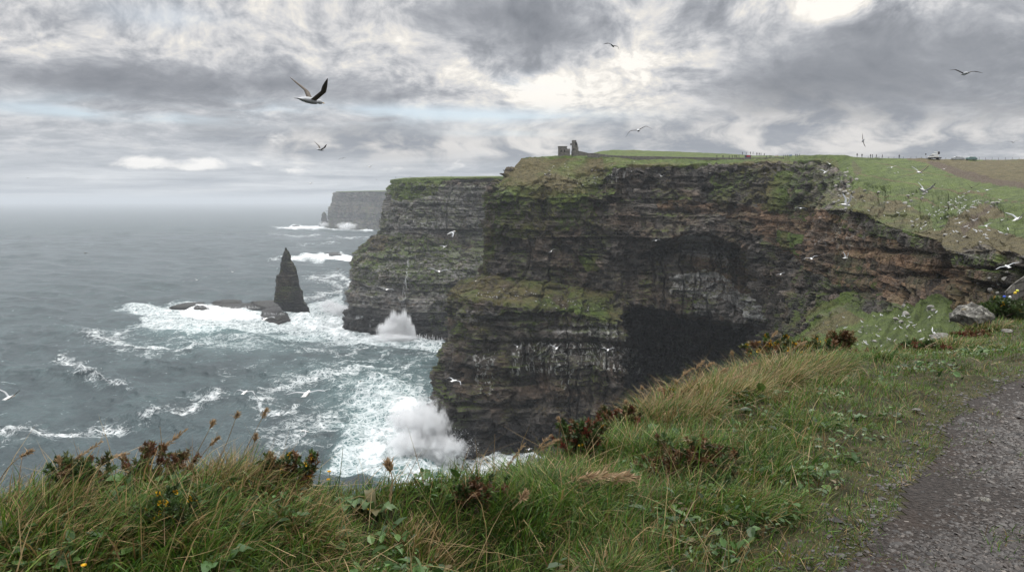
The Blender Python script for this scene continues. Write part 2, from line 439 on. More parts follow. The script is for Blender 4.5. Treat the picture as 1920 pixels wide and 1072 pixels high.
# ------------------------------------------------------------------ the main headland, the cove with its cave, the near promontory
# levels: hill, crest, rim, upper face, mid face, overhang, foot of the face, ledge edge, lower face, low face, waterline
def base(px, Y, z=-4.0):               # a point at sea level at depth Y in pixel column px
    k = Y; a = math.atan2(H - z, k)
    return (px, 536 + F * math.tan(a - TH), Y)
MC = [
 [(1150, 292, 760), (1170, 300, 640), (1150, 340, 636), (1140, 385, 632), (1138, 430, 630), (1136, 480, 628), (1134, 520, 626), (1090, 550, 600), (1080, 600, 596), (1070, 650, 590), base(1065, 580)],
 [(1080, 296, 640), (1030, 302, 540), (1000, 342, 530), (978, 372, 525), (970, 430, 522), (964, 480, 520), (962, 520, 518), (905, 556, 500), (892, 606, 496), (878, 690, 488), base(870, 480)],
 [(1030, 294, 560), (977, 297, 450), (944, 336, 438), (921, 362, 430), (917, 425, 427), (914, 475, 425), (909, 513, 423), (850, 547, 421), (843, 610, 419), (806, 738, 415), base(808, 411)],
 [(1040, 293, 550), (990, 296, 446), (962, 338, 425), (935, 366, 415), (932, 430, 411), (928, 480, 410), (922, 517, 408), (858, 552, 392), (852, 620, 388), (824, 740, 384), base(832, 379)],
 [(1050, 292, 540), (1010, 295, 445), (985, 342, 418), (965, 366, 410), (962, 430, 406), (960, 480, 405), (955, 522, 403), (888, 560, 381), (880, 640, 377), (858, 742, 372), base(872, 365)],
 [(1075, 290, 530), (1045, 293, 445), (1025, 346, 412), (1015, 368, 406), (1014, 430, 402), (1014, 480, 402), (1014, 528, 400), (990, 574, 376), (988, 650, 372), (985, 742, 367), base(985, 362)],
 [(1105, 288, 520), (1095, 292, 440), (1095, 350, 408), (1100, 372, 403), (1100, 435, 399), (1100, 490, 398), (1100, 541, 396), (1092, 590, 372), (1090, 660, 368), (1090, 745, 363), base(1090, 359)],
 [(1150, 281, 525), (1150, 295, 430), (1152, 318, 404), (1150, 372, 399), (1150, 440, 395), (1150, 495, 393), (1150, 552, 391), (1146, 604, 370), (1146, 668, 365), (1144, 748, 360), base(1142, 356)],
 [(1165, 281, 525), (1170, 296, 428), (1172, 312, 403), (1170, 372, 398), (1170, 442, 393), (1170, 498, 391), (1168, 560, 389), (1163, 612, 370), (1163, 670, 366), (1162, 750, 361), base(1160, 357)],
 [(1180, 281, 525), (1190, 297, 426), (1190, 311, 402), (1186, 372, 397), (1184, 442, 391), (1184, 500, 395), (1182, 566, 388), (1180, 578, 402), (1178, 672, 412), (1176, 752, 410), base(1176, 408)],
 [(1220, 283, 525), (1250, 298, 420), (1250, 309, 400), (1245, 372, 392), (1240, 446, 384), (1240, 464, 397), (1240, 578, 386), (1238, 584, 424), (1238, 670, 440), (1238, 750, 440), base(1238, 440)],
 [(1300, 286, 520), (1340, 298, 412), (1335, 308, 394), (1330, 372, 382), (1325, 436, 371), (1325, 450, 393), (1325, 593, 378), (1323, 600, 424), (1320, 680, 446), (1318, 755, 446), base(1316, 446)],
 [(1370, 289, 505), (1410, 298, 402), (1405, 307, 384), (1400, 372, 369), (1392, 462, 358), (1396, 478, 377), (1408, 606, 368), (1404, 614, 408), (1398, 690, 428), (1392, 760, 428), base(1388, 426)],
 [(1400, 291, 495), (1440, 297, 396), (1435, 306, 377), (1430, 374, 360), (1424, 468, 349), (1426, 530, 347), (1424, 604, 345), (1421, 622, 345), (1410, 680, 343), (1398, 750, 340), base(1390, 336)],
 [(1440, 292, 480), (1484, 295, 388), (1480, 306, 368), (1474, 376, 347), (1464, 462, 336), (1462, 535, 331), (1458, 600, 328), (1452, 626, 325), (1440, 690, 322), (1425, 760, 319), base(1420, 316)],
 [(1480, 292, 450), (1530, 292, 372), (1520, 312, 350), (1508, 382, 326), (1494, 460, 312), (1486, 540, 304), (1478, 600, 298), (1470, 628, 294), (1455, 700, 290), (1440, 780, 286), base(1436, 282)],
 [(1520, 292, 420), (1565, 291, 345), (1552, 330, 318), (1528, 396, 284), (1520, 462, 268), (1508, 545, 258), (1494, 600, 250), (1480, 640, 236), (1460, 720, 230), (1446, 800, 226), base(1440, 222)],
 [(1570, 292, 400), (1592, 293, 330), (1582, 368, 266), (1550, 392, 232), (1548, 470, 218), (1540, 530, 212), (1528, 578, 206), (1500, 648, 178), (1478, 740, 172), (1460, 860, 168), base(1450, 160)],
 [(1620, 297, 400), (1622, 296, 325), (1618, 372, 250), (1604, 393, 214), (1602, 490, 200), (1594, 535, 194), (1582, 572, 188), (1545, 660, 142), (1520, 780, 136), (1500, 920, 132), base(1490, 128)],
 [(1680, 299, 400), (1680, 297, 322), (1672, 398, 206), (1660, 421, 186), (1656, 510, 178), (1648, 550, 172), (1640, 586, 164), (1600, 676, 110), (1570, 800, 104), (1550, 950, 100), base(1540, 96)],
 [(1740, 300, 395), (1740, 298, 320), (1738, 412, 182), (1726, 440, 162), (1722, 515, 156), (1714, 552, 150), (1704, 585, 140), (1650, 690, 92), (1620, 820, 86), (1600, 980, 82), base(1590, 78)],
 [(1775, 300, 390), (1775, 299, 320), (1770, 418, 168), (1754, 449, 149), (1750, 510, 151), (1748, 536, 147), (1742, 566, 136), (1690, 696, 82), (1660, 830, 76), (1640, 990, 72), base(1630, 68)],
 [(1800, 300, 390), (1800, 299, 320), (1795, 428, 154), (1773, 466, 123), (1768, 505, 117), (1770, 540, 114), (1772, 566, 110), (1730, 700, 72), (1700, 840, 66), (1680, 1000, 62), base(1670, 60)],
 [(1850, 300, 390), (1850, 300, 320), (1845, 424, 140), (1826, 463, 108), (1824, 505, 104), (1822, 545, 101), (1822, 572, 98), (1790, 700, 60), (1770, 840, 56), (1760, 1000, 52), base(1750, 50)],
 [(1930, 300, 390), (1930, 300, 320), (1925, 424, 124), (1905, 466, 96), (1902, 505, 92), (1900, 540, 88), (1900, 572, 84), (1880, 690, 50), (1870, 830, 46), (1860, 1000, 43), base(1850, 41)],
 [(2100, 302, 390), (2100, 302, 320), (2100, 440, 96), (2080, 475, 80), (2075, 510, 74), (2070, 545, 68), (2060, 580, 62), (2040, 690, 40), (2020, 830, 38), (2000, 1000, 36), base(1990, 34)],
 [(2500, 305, 390), (2500, 305, 320), (2500, 450, 90), (2480, 490, 60), (2470, 530, 52), (2460, 570, 46), (2440, 620, 42), (2400, 720, 32), (2380, 900, 30), (2360, 1100, 28), base(2350, 27)],
]
CNT = [30, 60, 60, 80, 60, 64, 76, 76, 70, 50]
CNT = [int(c * 1.0) for c in CNT]
Pg, lev, s = loft(MC, CNT, 1500)
nu, nv = Pg.shape[:2]
qx, qy = proj(Pg)
N = blur(normals(Pg), 4); N /= np.linalg.norm(N, axis=-1, keepdims=True) + 1e-9
toc = np.array([0, 0, H]) - Pg
if (N * toc)[nu // 5:nu // 2, nv // 3:nv // 2].sum() < 0: N = -N
LV = np.broadcast_to(lev, (nu, nv)); SS = np.broadcast_to(s[:, None], (nu, nv))
turf = paint(qx, qy, [
    (1.0, [(940, 250), (976, 297), (946, 336), (930, 352), (1000, 345), (1030, 322), (1060, 330), (1110, 318), (1150, 314), (1200, 309), (1300, 308), (1440, 306), (1520, 296), (1560, 284), (1600, 284), (1600, 250)]),
    (.62, [(930, 350), (1000, 335), (1060, 325), (1140, 315), (1120, 352), (1100, 378), (1060, 392), (1010, 372), (960, 366)]),
    (.50, [(915, 362), (1110, 375), (1130, 425), (1000, 440), (940, 452), (912, 520), (905, 430)]),
    (.30, [(915, 440), (1110, 430), (1100, 520), (915, 515)]),
    (.78, [(1080, 480), (1120, 478), (1128, 505), (1095, 512)]),
    (.56, [(840, 540), (912, 510), (960, 521), (1010, 528), (1080, 540), (1150, 546), (1160, 570), (1150, 606), (1100, 596), (1000, 578), (930, 572), (850, 562)]),
    (.42, [(848, 562), (930, 572), (1160, 606), (1160, 630), (1000, 612), (930, 600), (880, 640), (845, 640)]),
    (.34, [(845, 600), (1160, 640), (1160, 730), (1040, 760), (960, 700), (860, 690)]),
    (.48, [(1330, 330), (1400, 312), (1520, 300), (1570, 330), (1550, 395), (1500, 410), (1430, 400), (1400, 365), (1360, 400), (1330, 370)]),
    (.66, [(1430, 390), (1450, 330), (1480, 318), (1490, 330), (1460, 400)]),
    (.40, [(1180, 360), (1260, 362), (1270, 382), (1180, 376)]),
    (.30, [(1425, 440), (1500, 430), (1530, 520), (1500, 605), (1425, 640)]),
    (.70, [(1465, 430), (1500, 440), (1490, 475), (1460, 455)]),
    (1.0, [(1585, 250), (1592, 300), (1600, 322), (1615, 342), (1665, 352), (1740, 360), (1810, 366), (1850, 374), (1878, 390), (1940, 392), (1960, 462), (2100, 470), (2600, 490), (2600, 250)]),
    (.67, [(1588, 270), (1600, 330), (1588, 360), (1560, 388), (1606, 398), (1660, 424), (1700, 438), (1742, 448), (1760, 454), (1772, 462), (1830, 458), (1930, 462), (2100, 470), (2600, 490), (2600, 250), (1588, 250)]),
    (.40, [(1500, 560), (1540, 510), (1590, 488), (1640, 520), (1660, 560), (1600, 590), (1560, 560)]),
    (.85, [(1500, 590), (1560, 560), (1585, 545), (1600, 560), (1520, 610)]),
    (.95, [(1360, 720), (1440, 640), (1490, 630), (1540, 600), (1600, 580), (1650, 590), (1700, 572), (1745, 548), (1775, 566), (1900, 580), (2300, 620), (2300, 1100), (1360, 1100)]),
    (.42, [(1545, 395), (1640, 412), (1700, 444), (1640, 450), (1560, 425)]),
    ], 13.0)
turf = np.where((LV > 7.75) & (qx > 1480), .30, turf)
turf = np.where((LV < 1.5) & (qx > 940), 1.0, turf)
turf = np.where((LV < 2.0) & (np.arange(nu)[:, None] < .075 * nu), 1.0, turf)
dry = paint(qx, qy, [
    (.80, [(1700, 290), (1780, 300), (1930, 300), (2600, 300), (2600, 352), (1930, 352), (1850, 345), (1790, 326), (1735, 308), (1700, 301)]),
    (.62, [(940, 297), (1130, 297), (1130, 360), (1000, 372), (930, 360)]),
    (.55, [(845, 540), (1010, 526), (1070, 545), (1050, 590), (850, 565)]),
    (.50, [(1330, 310), (1570, 296), (1580, 400), (1400, 400)]),
    (.56, [(1560, 350), (1600, 352), (1680, 378), (1740, 400), (1760, 450), (1660, 425), (1560, 395)]),
    (.75, [(1740, 442), (1780, 410), (1850, 378), (1880, 396), (1830, 420), (1930, 440), (1930, 470), (1740, 478)]),
    (.45, [(1480, 600), (1560, 560), (1620, 600), (1500, 650)]),
    ], 9.0, 3)
for pl, wd_, v_ in [([(1602, 322), (1640, 333), (1690, 342), (1740, 350), (1800, 360), (1850, 364)], 2.2, .9), ([(1612, 352), (1660, 368), (1720, 372), (1770, 388), (1800, 392)], 2.0, .85), ([(1640, 305), (1700, 318), (1780, 330), (1900, 352)], 1.6, .7), ([(1800, 352), (1860, 372), (1930, 384)], 1.8, .8), ([(1690, 330), (1720, 324), (1745, 310)], 1.5, .8), ([(1850, 398), (1890, 404), (1940, 400)], 2.5, .8)]:
    dry = np.maximum(dry, v_ * (1 - sstep(segdist(qx + 3 * fbm(qx / 12, qy / 12, 0, 2, 88), qy, pl), .4, wd_)))
dry = np.maximum(dry, np.where(qx < 1480, np.where(qy < 306, .30, .47), .16))
bare = paint(qx, qy, [(.9, [(1735, 304), (1760, 305), (1830, 326), (1880, 338), (1960, 345), (1960, 358), (1880, 350), (1810, 336), (1750, 314)]),
                      (.8, [(1800, 425), (1850, 385), (1868, 382), (1830, 412), (1806, 440)]),
                      (.75, [(1030, 560), (1060, 562), (1062, 580), (1040, 578)]),
                      (.5, [(1600, 300), (1620, 320), (1605, 332), (1598, 312)])], 4.0, 5)
ochre = paint(qx, qy, [(.95, [(1420, 380), (1540, 392), (1640, 440), (1720, 470), (1760, 495), (1775, 490), (1830, 505), (1940, 520), (1940, 580), (1760, 575), (1640, 565), (1540, 520), (1420, 440)]),
                       (.8, [(1230, 372), (1330, 378), (1430, 392), (1430, 420), (1330, 400), (1230, 392)]),
                       (.55, [(1260, 440), (1400, 450), (1420, 560), (1300, 520)]),
                       (.35, [(850, 690), (1000, 690), (1100, 740), (1000, 760), (860, 745)])], 8, 7)
pale = paint(qx, qy, [(.62, [(1262, 452), (1296, 440), (1334, 446), (1348, 462), (1376, 480), (1380, 496), (1340, 488), (1296, 482), (1270, 470)]),
                      (1.0, [(1256, 524), (1286, 512), (1320, 508), (1356, 516), (1384, 536), (1404, 556), (1424, 580), (1425, 600), (1400, 580), (1372, 564), (1330, 560), (1300, 552), (1262, 548)]),
                      (.40, [(1300, 560), (1372, 566), (1424, 600), (1408, 606), (1340, 592), (1290, 578)]),
                      (.28, [(1770, 462), (1930, 466), (1930, 480), (1860, 484), (1770, 480)]),
                      (.48, [(860, 578), (1160, 612), (1160, 636), (860, 600)])], 14, 9)
guano = paint(qx, qy, [(.95, [(960, 640), (1080, 640), (1200, 655), (1200, 700), (1080, 690), (1060, 730), (1040, 700), (960, 700)]),
                       (.9, [(890, 650), (930, 660), (920, 740), (895, 740)]), (.8, [(1100, 600), (1170, 610), (1165, 640), (1100, 630)]),
                       (.22, [(1520, 400), (1620, 420), (1600, 470), (1520, 460)]), (.4, [(1230, 640), (1290, 620), (1300, 720), (1240, 720)]),
                       (.5, [(1090, 330), (1180, 305), (1180, 330), (1120, 350)])], 7, 11)
wet = np.clip(sstep(-Pg[..., 2], -26, -8) + .9 * ((LV > 6.9) & (qx > 1172) & (qx < 1425)), 0, 1) * (qx < 1480)  # wet foot by height; the cave term paints its shade into the colour
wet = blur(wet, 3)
rockamp = 1 - sstep(turf, .5, .9) * np.where(turf > .95, 1.0, .72)
rockamp = blur(rockamp, 1)
near = sstep(qx, 1480, 1620)                     # the near wall shows smaller beds
sf, zf, Pf = SS.ravel(), Pg[..., 2].ravel(), Pg.reshape(-1, 3)
lowf = ((LV > 4.8) & (qx < 1480)).ravel() * 1.0
d1, t1 = strata(sf, zf, Pf, 0, 1.0, lowf); d2, t2 = strata(sf, zf, Pf, 40, .55, None, .25)
dsp = d1 * (1 - near.ravel()) + d2 * near.ravel(); tone = np.where(near.ravel() < .5, t1, t2)
dsp = dsp.reshape(nu, nv) * rockamp
# hollows and ribs one can point at
jx_, jy_ = 5 * fbm(qx / 14, qy / 14, 0, 3, 77), 5 * fbm(qx / 14, qy / 14, 4, 3, 78)
for hx, hy, rx, ry, dep in [(1018, 392, 11, 34, 6), (1000, 362, 26, 8, 3.5), (1012, 712, 20, 38, 7), (862, 612, 5, 30, 4), (985, 668, 6, 40, 3), (1120, 660, 7, 45, 3), (1060, 690, 8, 50, 2.5), (930, 700, 7, 50, 3),
        (1180, 500, 30, 60, 4), (1120, 350, 9, 30, 3), (960, 600, 60, 5, 2.5), (1050, 616, 70, 5, 2.5), (1060, 640, 110, 4, 2), (905, 480, 10, 26, 2.5), (1040, 480, 8, 40, 2), (1210, 420, 50, 14, 3), (1300, 398, 110, 6, 2.5), (1300, 350, 120, 5, 2),
        (1450, 470, 7, 60, 3.5), (1500, 440, 8, 46, 3), (1545, 470, 6, 50, 2.5), (1600, 500, 7, 46, 2.5), (1690, 470, 6, 40, 2.5), (1758, 490, 9, 44, 3), (1640, 470, 90, 5, 1.6), (1700, 515, 80, 5, 1.6), (1840, 500, 90, 4, 1.2), (1840, 530, 80, 4, 1.2), (1580, 545, 80, 5, 1.6), (1400, 560, 5, 60, 2),
        (975, 640, 5, 60, -2.5), (1085, 700, 9, 60, -2.5), (1150, 700, 7, 80, -2), (900, 690, 10, 60, -2.5), (1475, 520, 7, 70, -2.5), (1520, 470, 6, 60, -2)]:
    dsp -= dep * np.exp(-(((qx + jx_ - hx) / rx) ** 2 + ((qy + jy_ - hy) / ry) ** 2) ** 1.5) * rockamp
# the turf edge hangs over the first beds; the turf itself is lumpy
dsp += (1 - rockamp) * (1.3 * fbm(Pg[..., 0] / 9, Pg[..., 1] / 9, Pg[..., 2] / 9, 4, 71) + .5 * fbm(Pg[..., 0] / 1.6, Pg[..., 1] / 1.6, 0, 3, 72)) * (1 - .5 * near)
fade = np.where(LV < 1.0, .35, 1.0)
Nh = N.copy(); Nh[..., 2] *= np.where(rockamp > .6, .45, 1.0)
Pd = Pg + Nh * (dsp * fade)[..., None]
# ruts, banks and paths of the green slope
bank = sstep(qy, 318 + .22 * (qx - 1735) * 1.0 - 6, 318 + .22 * (qx - 1735) + 4) if False else 0
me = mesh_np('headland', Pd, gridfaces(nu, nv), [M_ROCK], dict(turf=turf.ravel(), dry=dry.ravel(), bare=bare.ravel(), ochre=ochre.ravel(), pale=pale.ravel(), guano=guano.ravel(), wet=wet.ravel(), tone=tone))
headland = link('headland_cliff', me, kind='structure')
HX, HY = proj(Pd); HPd = Pd
def on_cliff(px, py, maxd=4.0, X=None, Y=None, PP=None):
    """nearest visible point of the cliff mesh at a photo pixel"""
    X = HX if X is None else X; Y = HY if Y is None else Y; PP = HPd if PP is None else PP
    d2 = (X - px) ** 2 + (Y - py) ** 2
    m = d2 < maxd ** 2
    if not m.any(): i = np.argmin(d2); return PP.reshape(-1, 3)[i]
    idx = np.nonzero(m.ravel())[0]
    dep = PP.reshape(-1, 3)[idx, 1]
    ok = idx[dep < dep.min() + 6 + .03 * dep.min()]
    return PP.reshape(-1, 3)[ok[np.argmin(d2.ravel()[ok])]]

# ------------------------------------------------------------------ the second cliff
CC = [
 [(800, 332, 1300), (770, 337, 1150), (764, 380, 1145), (760, 425, 1140), (752, 445, 1130), (738, 475, 1110), (730, 540, 1100), base(725, 1090)],
 [(760, 333, 1000), (731, 337, 850), (722, 375, 838), (711, 428, 828), (697, 441, 822), (664, 468, 806), (652, 560, 790), base(644, 760)],
 [(775, 333, 960), (742, 336, 820), (736, 375, 806), (726, 425, 796), (712, 444, 790), (676, 490, 765), (664, 570, 750), base(660, 735)],
 [(800, 332, 930), (772, 335, 785), (766, 375, 770), (758, 424, 758), (748, 446, 750), (722, 512, 722), (714, 575, 712), base(710, 702)],
 [(830, 331, 920), (815, 334, 770), (810, 375, 756), (804, 424, 746), (798, 448, 738), (782, 520, 708), (778, 580, 698), base(774, 688)],
 [(870, 331, 910), (862, 333, 772), (860, 375, 758), (856, 424, 748), (852, 448, 740), (845, 524, 706), (842, 580, 692), base(840, 680)],
 [(915, 330, 900), (910, 332, 782), (908, 375, 770), (906, 424, 760), (904, 450, 752), (900, 526, 712), (898, 580, 690), base(896, 672)],
 [(960, 330, 900), (955, 331, 770), (953, 375, 758), (952, 424, 748), (950, 450, 740), (946, 526, 706), (944, 580, 686), base(942, 668)],
 [(1040, 330, 900), (1030, 331, 790), (1028, 375, 780), (1026, 424, 770), (1024, 450, 764), (1020, 526, 735), (1018, 580, 720), base(1016, 700)],
]
def cliff_two():
    Pg, lev, s = loft(CC, [20, 60, 80, 40, 70, 80, 70], 560)
    nu, nv = Pg.shape[:2]; qx, qy = proj(Pg)
    N = blur(normals(Pg), 4); N /= np.linalg.norm(N, axis=-1, keepdims=True)
    if (N * (np.array([0, 0, H]) - Pg))[nu // 3:, nv // 3:].sum() < 0: N = -N
    LV = np.broadcast_to(lev, (nu, nv)); SS = np.broadcast_to(s[:, None], (nu, nv))
    turf = paint(qx, qy, [(1., [(700, 320), (960, 320), (1000, 334), (860, 338), (800, 342), (735, 345)]),
        (.60, [(728, 340), (830, 340), (820, 365), (760, 380), (725, 372)]),
        (.40, [(728, 360), (900, 345), (900, 440), (720, 420)]),
        (.48, [(640, 470), (700, 438), (800, 440), (860, 450), (850, 485), (800, 500), (740, 520), (700, 512), (650, 490)]),
        (.46, [(660, 490), (800, 490), (900, 470), (900, 560), (800, 545), (740, 540), (670, 530)]),
        (.42, [(800, 560), (900, 560), (900, 620), (810, 620)])], 8, 21)
    LVt = LV < 1.0
    turf = np.where(LVt, 1., turf)
    dry = paint(qx, qy, [(.5, [(690, 440), (730, 440), (720, 470), (680, 480)])], 6, 23) + .34
    pale = paint(qx, qy, [(.5, [(700, 350), (940, 345), (940, 450), (690, 440)]), (.5, [(640, 470), (940, 460), (940, 600), (640, 600)])], 6, 25)  # both faces paled to paint the haze in front of them
    wet = blur(sstep(-Pg[..., 2], -34, -14), 2)
    z0 = np.zeros(turf.size)
    guano = paint(qx, qy, [(.5, [(700, 390), (830, 390), (830, 430), (700, 430)])], 5, 27)
    amp = 1 - .75 * sstep(turf, .6, .95)
    dsp, tone = strata(SS.ravel(), Pg[..., 2].ravel(), Pg.reshape(-1, 3), 90, 1.35); dsp = dsp.reshape(nu, nv) * amp
    Nh = N.copy(); Nh[..., 2] *= .5
    Pd = Pg + Nh * (dsp * np.where(LVt, .2, 1))[..., None]
    me = mesh_np('second_cliff', Pd, gridfaces(nu, nv), [M_ROCK], dict(turf=turf.ravel(), dry=dry.ravel(), bare=z0, ochre=z0, pale=pale.ravel(), guano=guano.ravel(), wet=wet.ravel(), tone=tone))
    link('receding_cliff', me, kind='structure')
    return Pd
P2d = cliff_two(); X2, Y2 = proj(P2d)

# ------------------------------------------------------------------ the far headland
def bz(px, py):                        # sea-level depth seen at py
    return seapix(px, py)[1]
FC = [
 [(760, 358, 5200), (700, 360, 4600), (690, 385, 4590), (680, 410, 4580), base(676, 4570)],
 [(720, 357, 4200), (630, 359, 3560), (624, 385, 3520), (620, 408, 3480), base(614, 3420)],
 [(730, 357, 4000), (650, 359, 3440), (645, 385, 3420), (640, 410, 3400), base(636, 3360)],
 [(745, 357, 3900), (690, 358, 3400), (684, 385, 3380), (680, 410, 3330), base(676, 3280)],
 [(780, 357, 3800), (730, 358, 3300), (726, 385, 3280), (722, 410, 3240), base(718, 3200)],
 [(840, 357, 3700), (800, 358, 3200), (796, 385, 3180), (792, 410, 3140), base(790, 3100)],
]
def cliff_far():
    Pg, lev, s = loft(FC, [10, 50, 50, 50], 260)
    nu, nv = Pg.shape[:2]
    N = blur(normals(Pg), 3); N /= np.linalg.norm(N, axis=-1, keepdims=True)
    if (N * (np.array([0, 0, H]) - Pg))[nu // 3:, nv // 2:].sum() < 0: N = -N
    SS = np.broadcast_to(s[:, None], (nu, nv)); LV = np.broadcast_to(lev, (nu, nv))
    dsp, tone = strata(SS.ravel(), Pg[..., 2].ravel(), Pg.reshape(-1, 3), 130, 2.6); dsp = dsp.reshape(nu, nv)
    Pd = Pg + N * (dsp * np.where(LV < 1.1, .05, 1))[..., None]
    z0 = np.zeros(nu * nv); tf = np.where(LV < 1.05, 1., .15).ravel()
    me = mesh_np('far_cliff', Pd, gridfaces(nu, nv), [M_ROCK], dict(turf=tf, dry=z0 + .3, bare=z0, ochre=z0, pale=z0, guano=z0, wet=z0, tone=tone))
    link('distant_headland', me, kind='structure')
cliff_far()
# ------------------------------------------------------------------ sea
def sea_material():
    m, g, out = new_mat('sea_water')
    p = g.pos()
    x_, y_, z_ = g.sep(p)
    dist = g.node('ShaderNodeVectorMath', {0: p}, 1, operation='LENGTH')
    far = g.step(dist, 700, 4000)
    w1 = g.noise(g.scale(p, (1, .62, 1)), .16, 5, .6, .5)
    w2 = g.noise(g.scale(p, (1, .7, 1)), .55, 5, .65, .4)
    w3 = g.noise(g.scale(p, (.06, .02, 1)), .5, 4, .6)
    h = g.add(g.mul(w1, 2.2), g.mul(w2, .75))
    nrm = g.bump(h, .85, 1.0)
    foam = g.attr('foam'); tq = g.attr('turquoise')
    wp = g.vadd(p, g.scale(g.node('ShaderNodeTexNoise', {'Vector': p, 'Scale': .09, 'Detail': 4.0}, 1), (14, 14, 0)))
    vor = g.voro(g.scale(wp, (1, .8, 1)), .16, 'DISTANCE_TO_EDGE')
    vor2 = g.voro(g.scale(wp, (1, .8, 1)), .52, 'DISTANCE_TO_EDGE')
    lace = g.m('MAXIMUM', g.step(vor, .0, .13, 1., 0.), g.mul(g.step(vor2, .0, .2, 1., 0.), .8))
    fn = g.noise(wp, .32, 7, .68)
    fn2 = g.noise(wp, .07, 5, .6)
    # foam: solid where dense, lace where thin
    dens = g.add(foam, g.mul(g.sub(g.add(g.mul(fn, .55), g.mul(fn2, .45)), .5), 1.9))
    solid = g.step(dens, .52, .88)
    thin = g.mul(g.mul(lace, g.step(dens, .16, .5)), .75)
    cap = g.mul(g.step(g.noise(g.scale(p, (1, 1.6, 1)), .05, 8, .7), .69, .74), .55)
    f = g.m('MAXIMUM', g.m('MAXIMUM', solid, thin), g.mul(cap, g.step(dist, 300, 900)))
    deep = g.mix(g.step(w3, .35, .65), (.013, .027, .031), (.034, .056, .060))
    body = g.mix(g.mul(g.sat(g.add(tq, g.mul(g.sub(fn2, .5), .6))), .85), deep, (.115, .215, .215))
    col = g.mix(f, body, g.mix(fn, (.58, .63, .64), (.86, .87, .87)))
    rough = g.lin(f, 0, 1, .22, .9)
    rough = g.m('MAXIMUM', rough, g.mul(far, .35))
    finish(g, out, col, rough, nrm, .5, **{'IOR': 1.333})
    return m
M_SEA = sea_material()
def sea():
    a_f = np.radians(np.linspace(-37, 33, 1000))
    a = np.concatenate([np.radians(np.linspace(-85, -37.5, 60)), a_f, np.radians(np.linspace(33.5, 85, 60))])
    ys = np.concatenate([np.linspace(376.3, 470, 300), np.linspace(470.3, 1000, 760)])
    dep = H / np.tan(np.arctan((ys - 536) / F) + TH)
    dep = np.concatenate([[40000], dep, [270, 240, 210, 180, 150, 110, 50, 10]])[::-1]
    A, D = np.meshgrid(a, dep, indexing='ij')
    Xw = D * np.tan(np.clip(A, -1.3, 1.3)); Yw = D
    px, py = proj(np.stack([Xw, Yw, np.zeros_like(Xw)], -1))
    jx = 7 * fbm(px / 24, py / 10, 0, 4, 301); jy = 4 * fbm(px / 24, py / 10, 5.5, 4, 302)
    foam = np.zeros(px.shape); tq = np.zeros(px.shape)
    def line(pts, wd, v):
        nonlocal foam
        dd = segdist(px + jx * min(2, wd / 4), (py + jy * min(2, wd / 4)) * 1.7, [(x_, y_ * 1.7) for x_, y_ in pts])
        foam = np.maximum(foam, np.maximum(v * .60 * (1 - sstep(dd, 0, wd * 1.35)), .34 * v * (1 - sstep(dd, 0, wd * 4.5))))
    def area(poly, v, soft=14, tv=0.0):
        nonlocal foam, tq
        m = inpoly(px + jx * 1.6, py + jy * 1.6, poly)
        dd = segdist(px + jx * 1.6, py + jy * 1.6, poly + [poly[0]])
        k = np.where(m, sstep(dd, -1, soft), 0)
        foam = np.maximum(foam, v * .84 * k); tq = np.maximum(tq, tv * k)
    def bl(cx, cy, rx, ry, v, tv=0):
        nonlocal foam, tq
        k = np.exp(-(((px + jx - cx) / rx) ** 2 + ((py + jy - cy) / ry) ** 2))
        foam = np.maximum(foam, v * k); tq = np.maximum(tq, tv * k)
    # round the stack and its reef
    area([(185, 578), (260, 566), (340, 562), (430, 572), (520, 585), (600, 560), (650, 545), (660, 615), (720, 632), (840, 642), (840, 664), (760, 656), (690, 650), (600, 640), (520, 628), (440, 628), (350, 632), (280, 622), (238, 612), (262, 596)], .66, 12, .4)
    area([(520, 596), (590, 588), (650, 590), (660, 625), (720, 634), (720, 646), (640, 640), (560, 622)], .86, 8, .3)
    area([(330, 566), (420, 568), (520, 592), (520, 610), (420, 606), (330, 596)], 1.0, 10, .1)
    bl(430, 640, 190, 22, .30, .35); bl(400, 618, 130, 14, .45, .8); bl(560, 630, 90, 10, .5, .7); bl(700, 640, 110, 9, .7, .5)
    line([(190, 622), (165, 630), (205, 636), (226, 648), (262, 655), (310, 656)], 10, .85)
    line([(226, 648), (215, 632), (240, 618)], 9, .8)
    line([(330, 660), (370, 650), (420, 646)], 5, .8)
    line([(118, 672), (142, 684), (150, 696), (166, 710)], 9, .95); line([(170, 712), (205, 722), (240, 729)], 5, .7)
    line([(0, 824), (40, 818), (60, 806), (80, 816), (130, 806), (180, 802), (218, 794)], 10, .95)
    line([(260, 786), (300, 774), (340, 766), (370, 752), (404, 742)], 10, .8)
    line([(508, 728), (550, 714), (610, 706), (650, 696), (690, 689)], 12, .85)
    line([(470, 735), (510, 726)], 6, .5)
    line([(505, 752), (482, 758), (486, 770), (520, 778), (552, 770), (560, 758)], 9, .8)
    line([(560, 760), (620, 752), (660, 770)], 7, .45); line([(420, 700), (470, 690), (560, 688)], 5, .35)
    line([(700, 690), (740, 680), (760, 684), (730, 692)], 8, .7); line([(640, 676), (700, 668), (820, 668)], 6, .45)
    line([(560, 655), (640, 660), (700, 652)], 7, .55)
    bl(700, 720, 60, 10, .35, .5); bl(610, 790, 60, 40, .38, .1); bl(540, 820, 60, 30, .34, 0)
    # breakers against the foot of the near headland
    area([(560, 880), (600, 850), (632, 806), (640, 770), (665, 738), (700, 712), (760, 700), (812, 700), (815, 800), (872, 862), (1040, 868), (1060, 930), (760, 930), (640, 900)], .66, 34, .75)
    area([(640, 850), (680, 800), (740, 760), (800, 760), (820, 810), (872, 862), (860, 880), (780, 880), (700, 880)], .86, 26, .6)
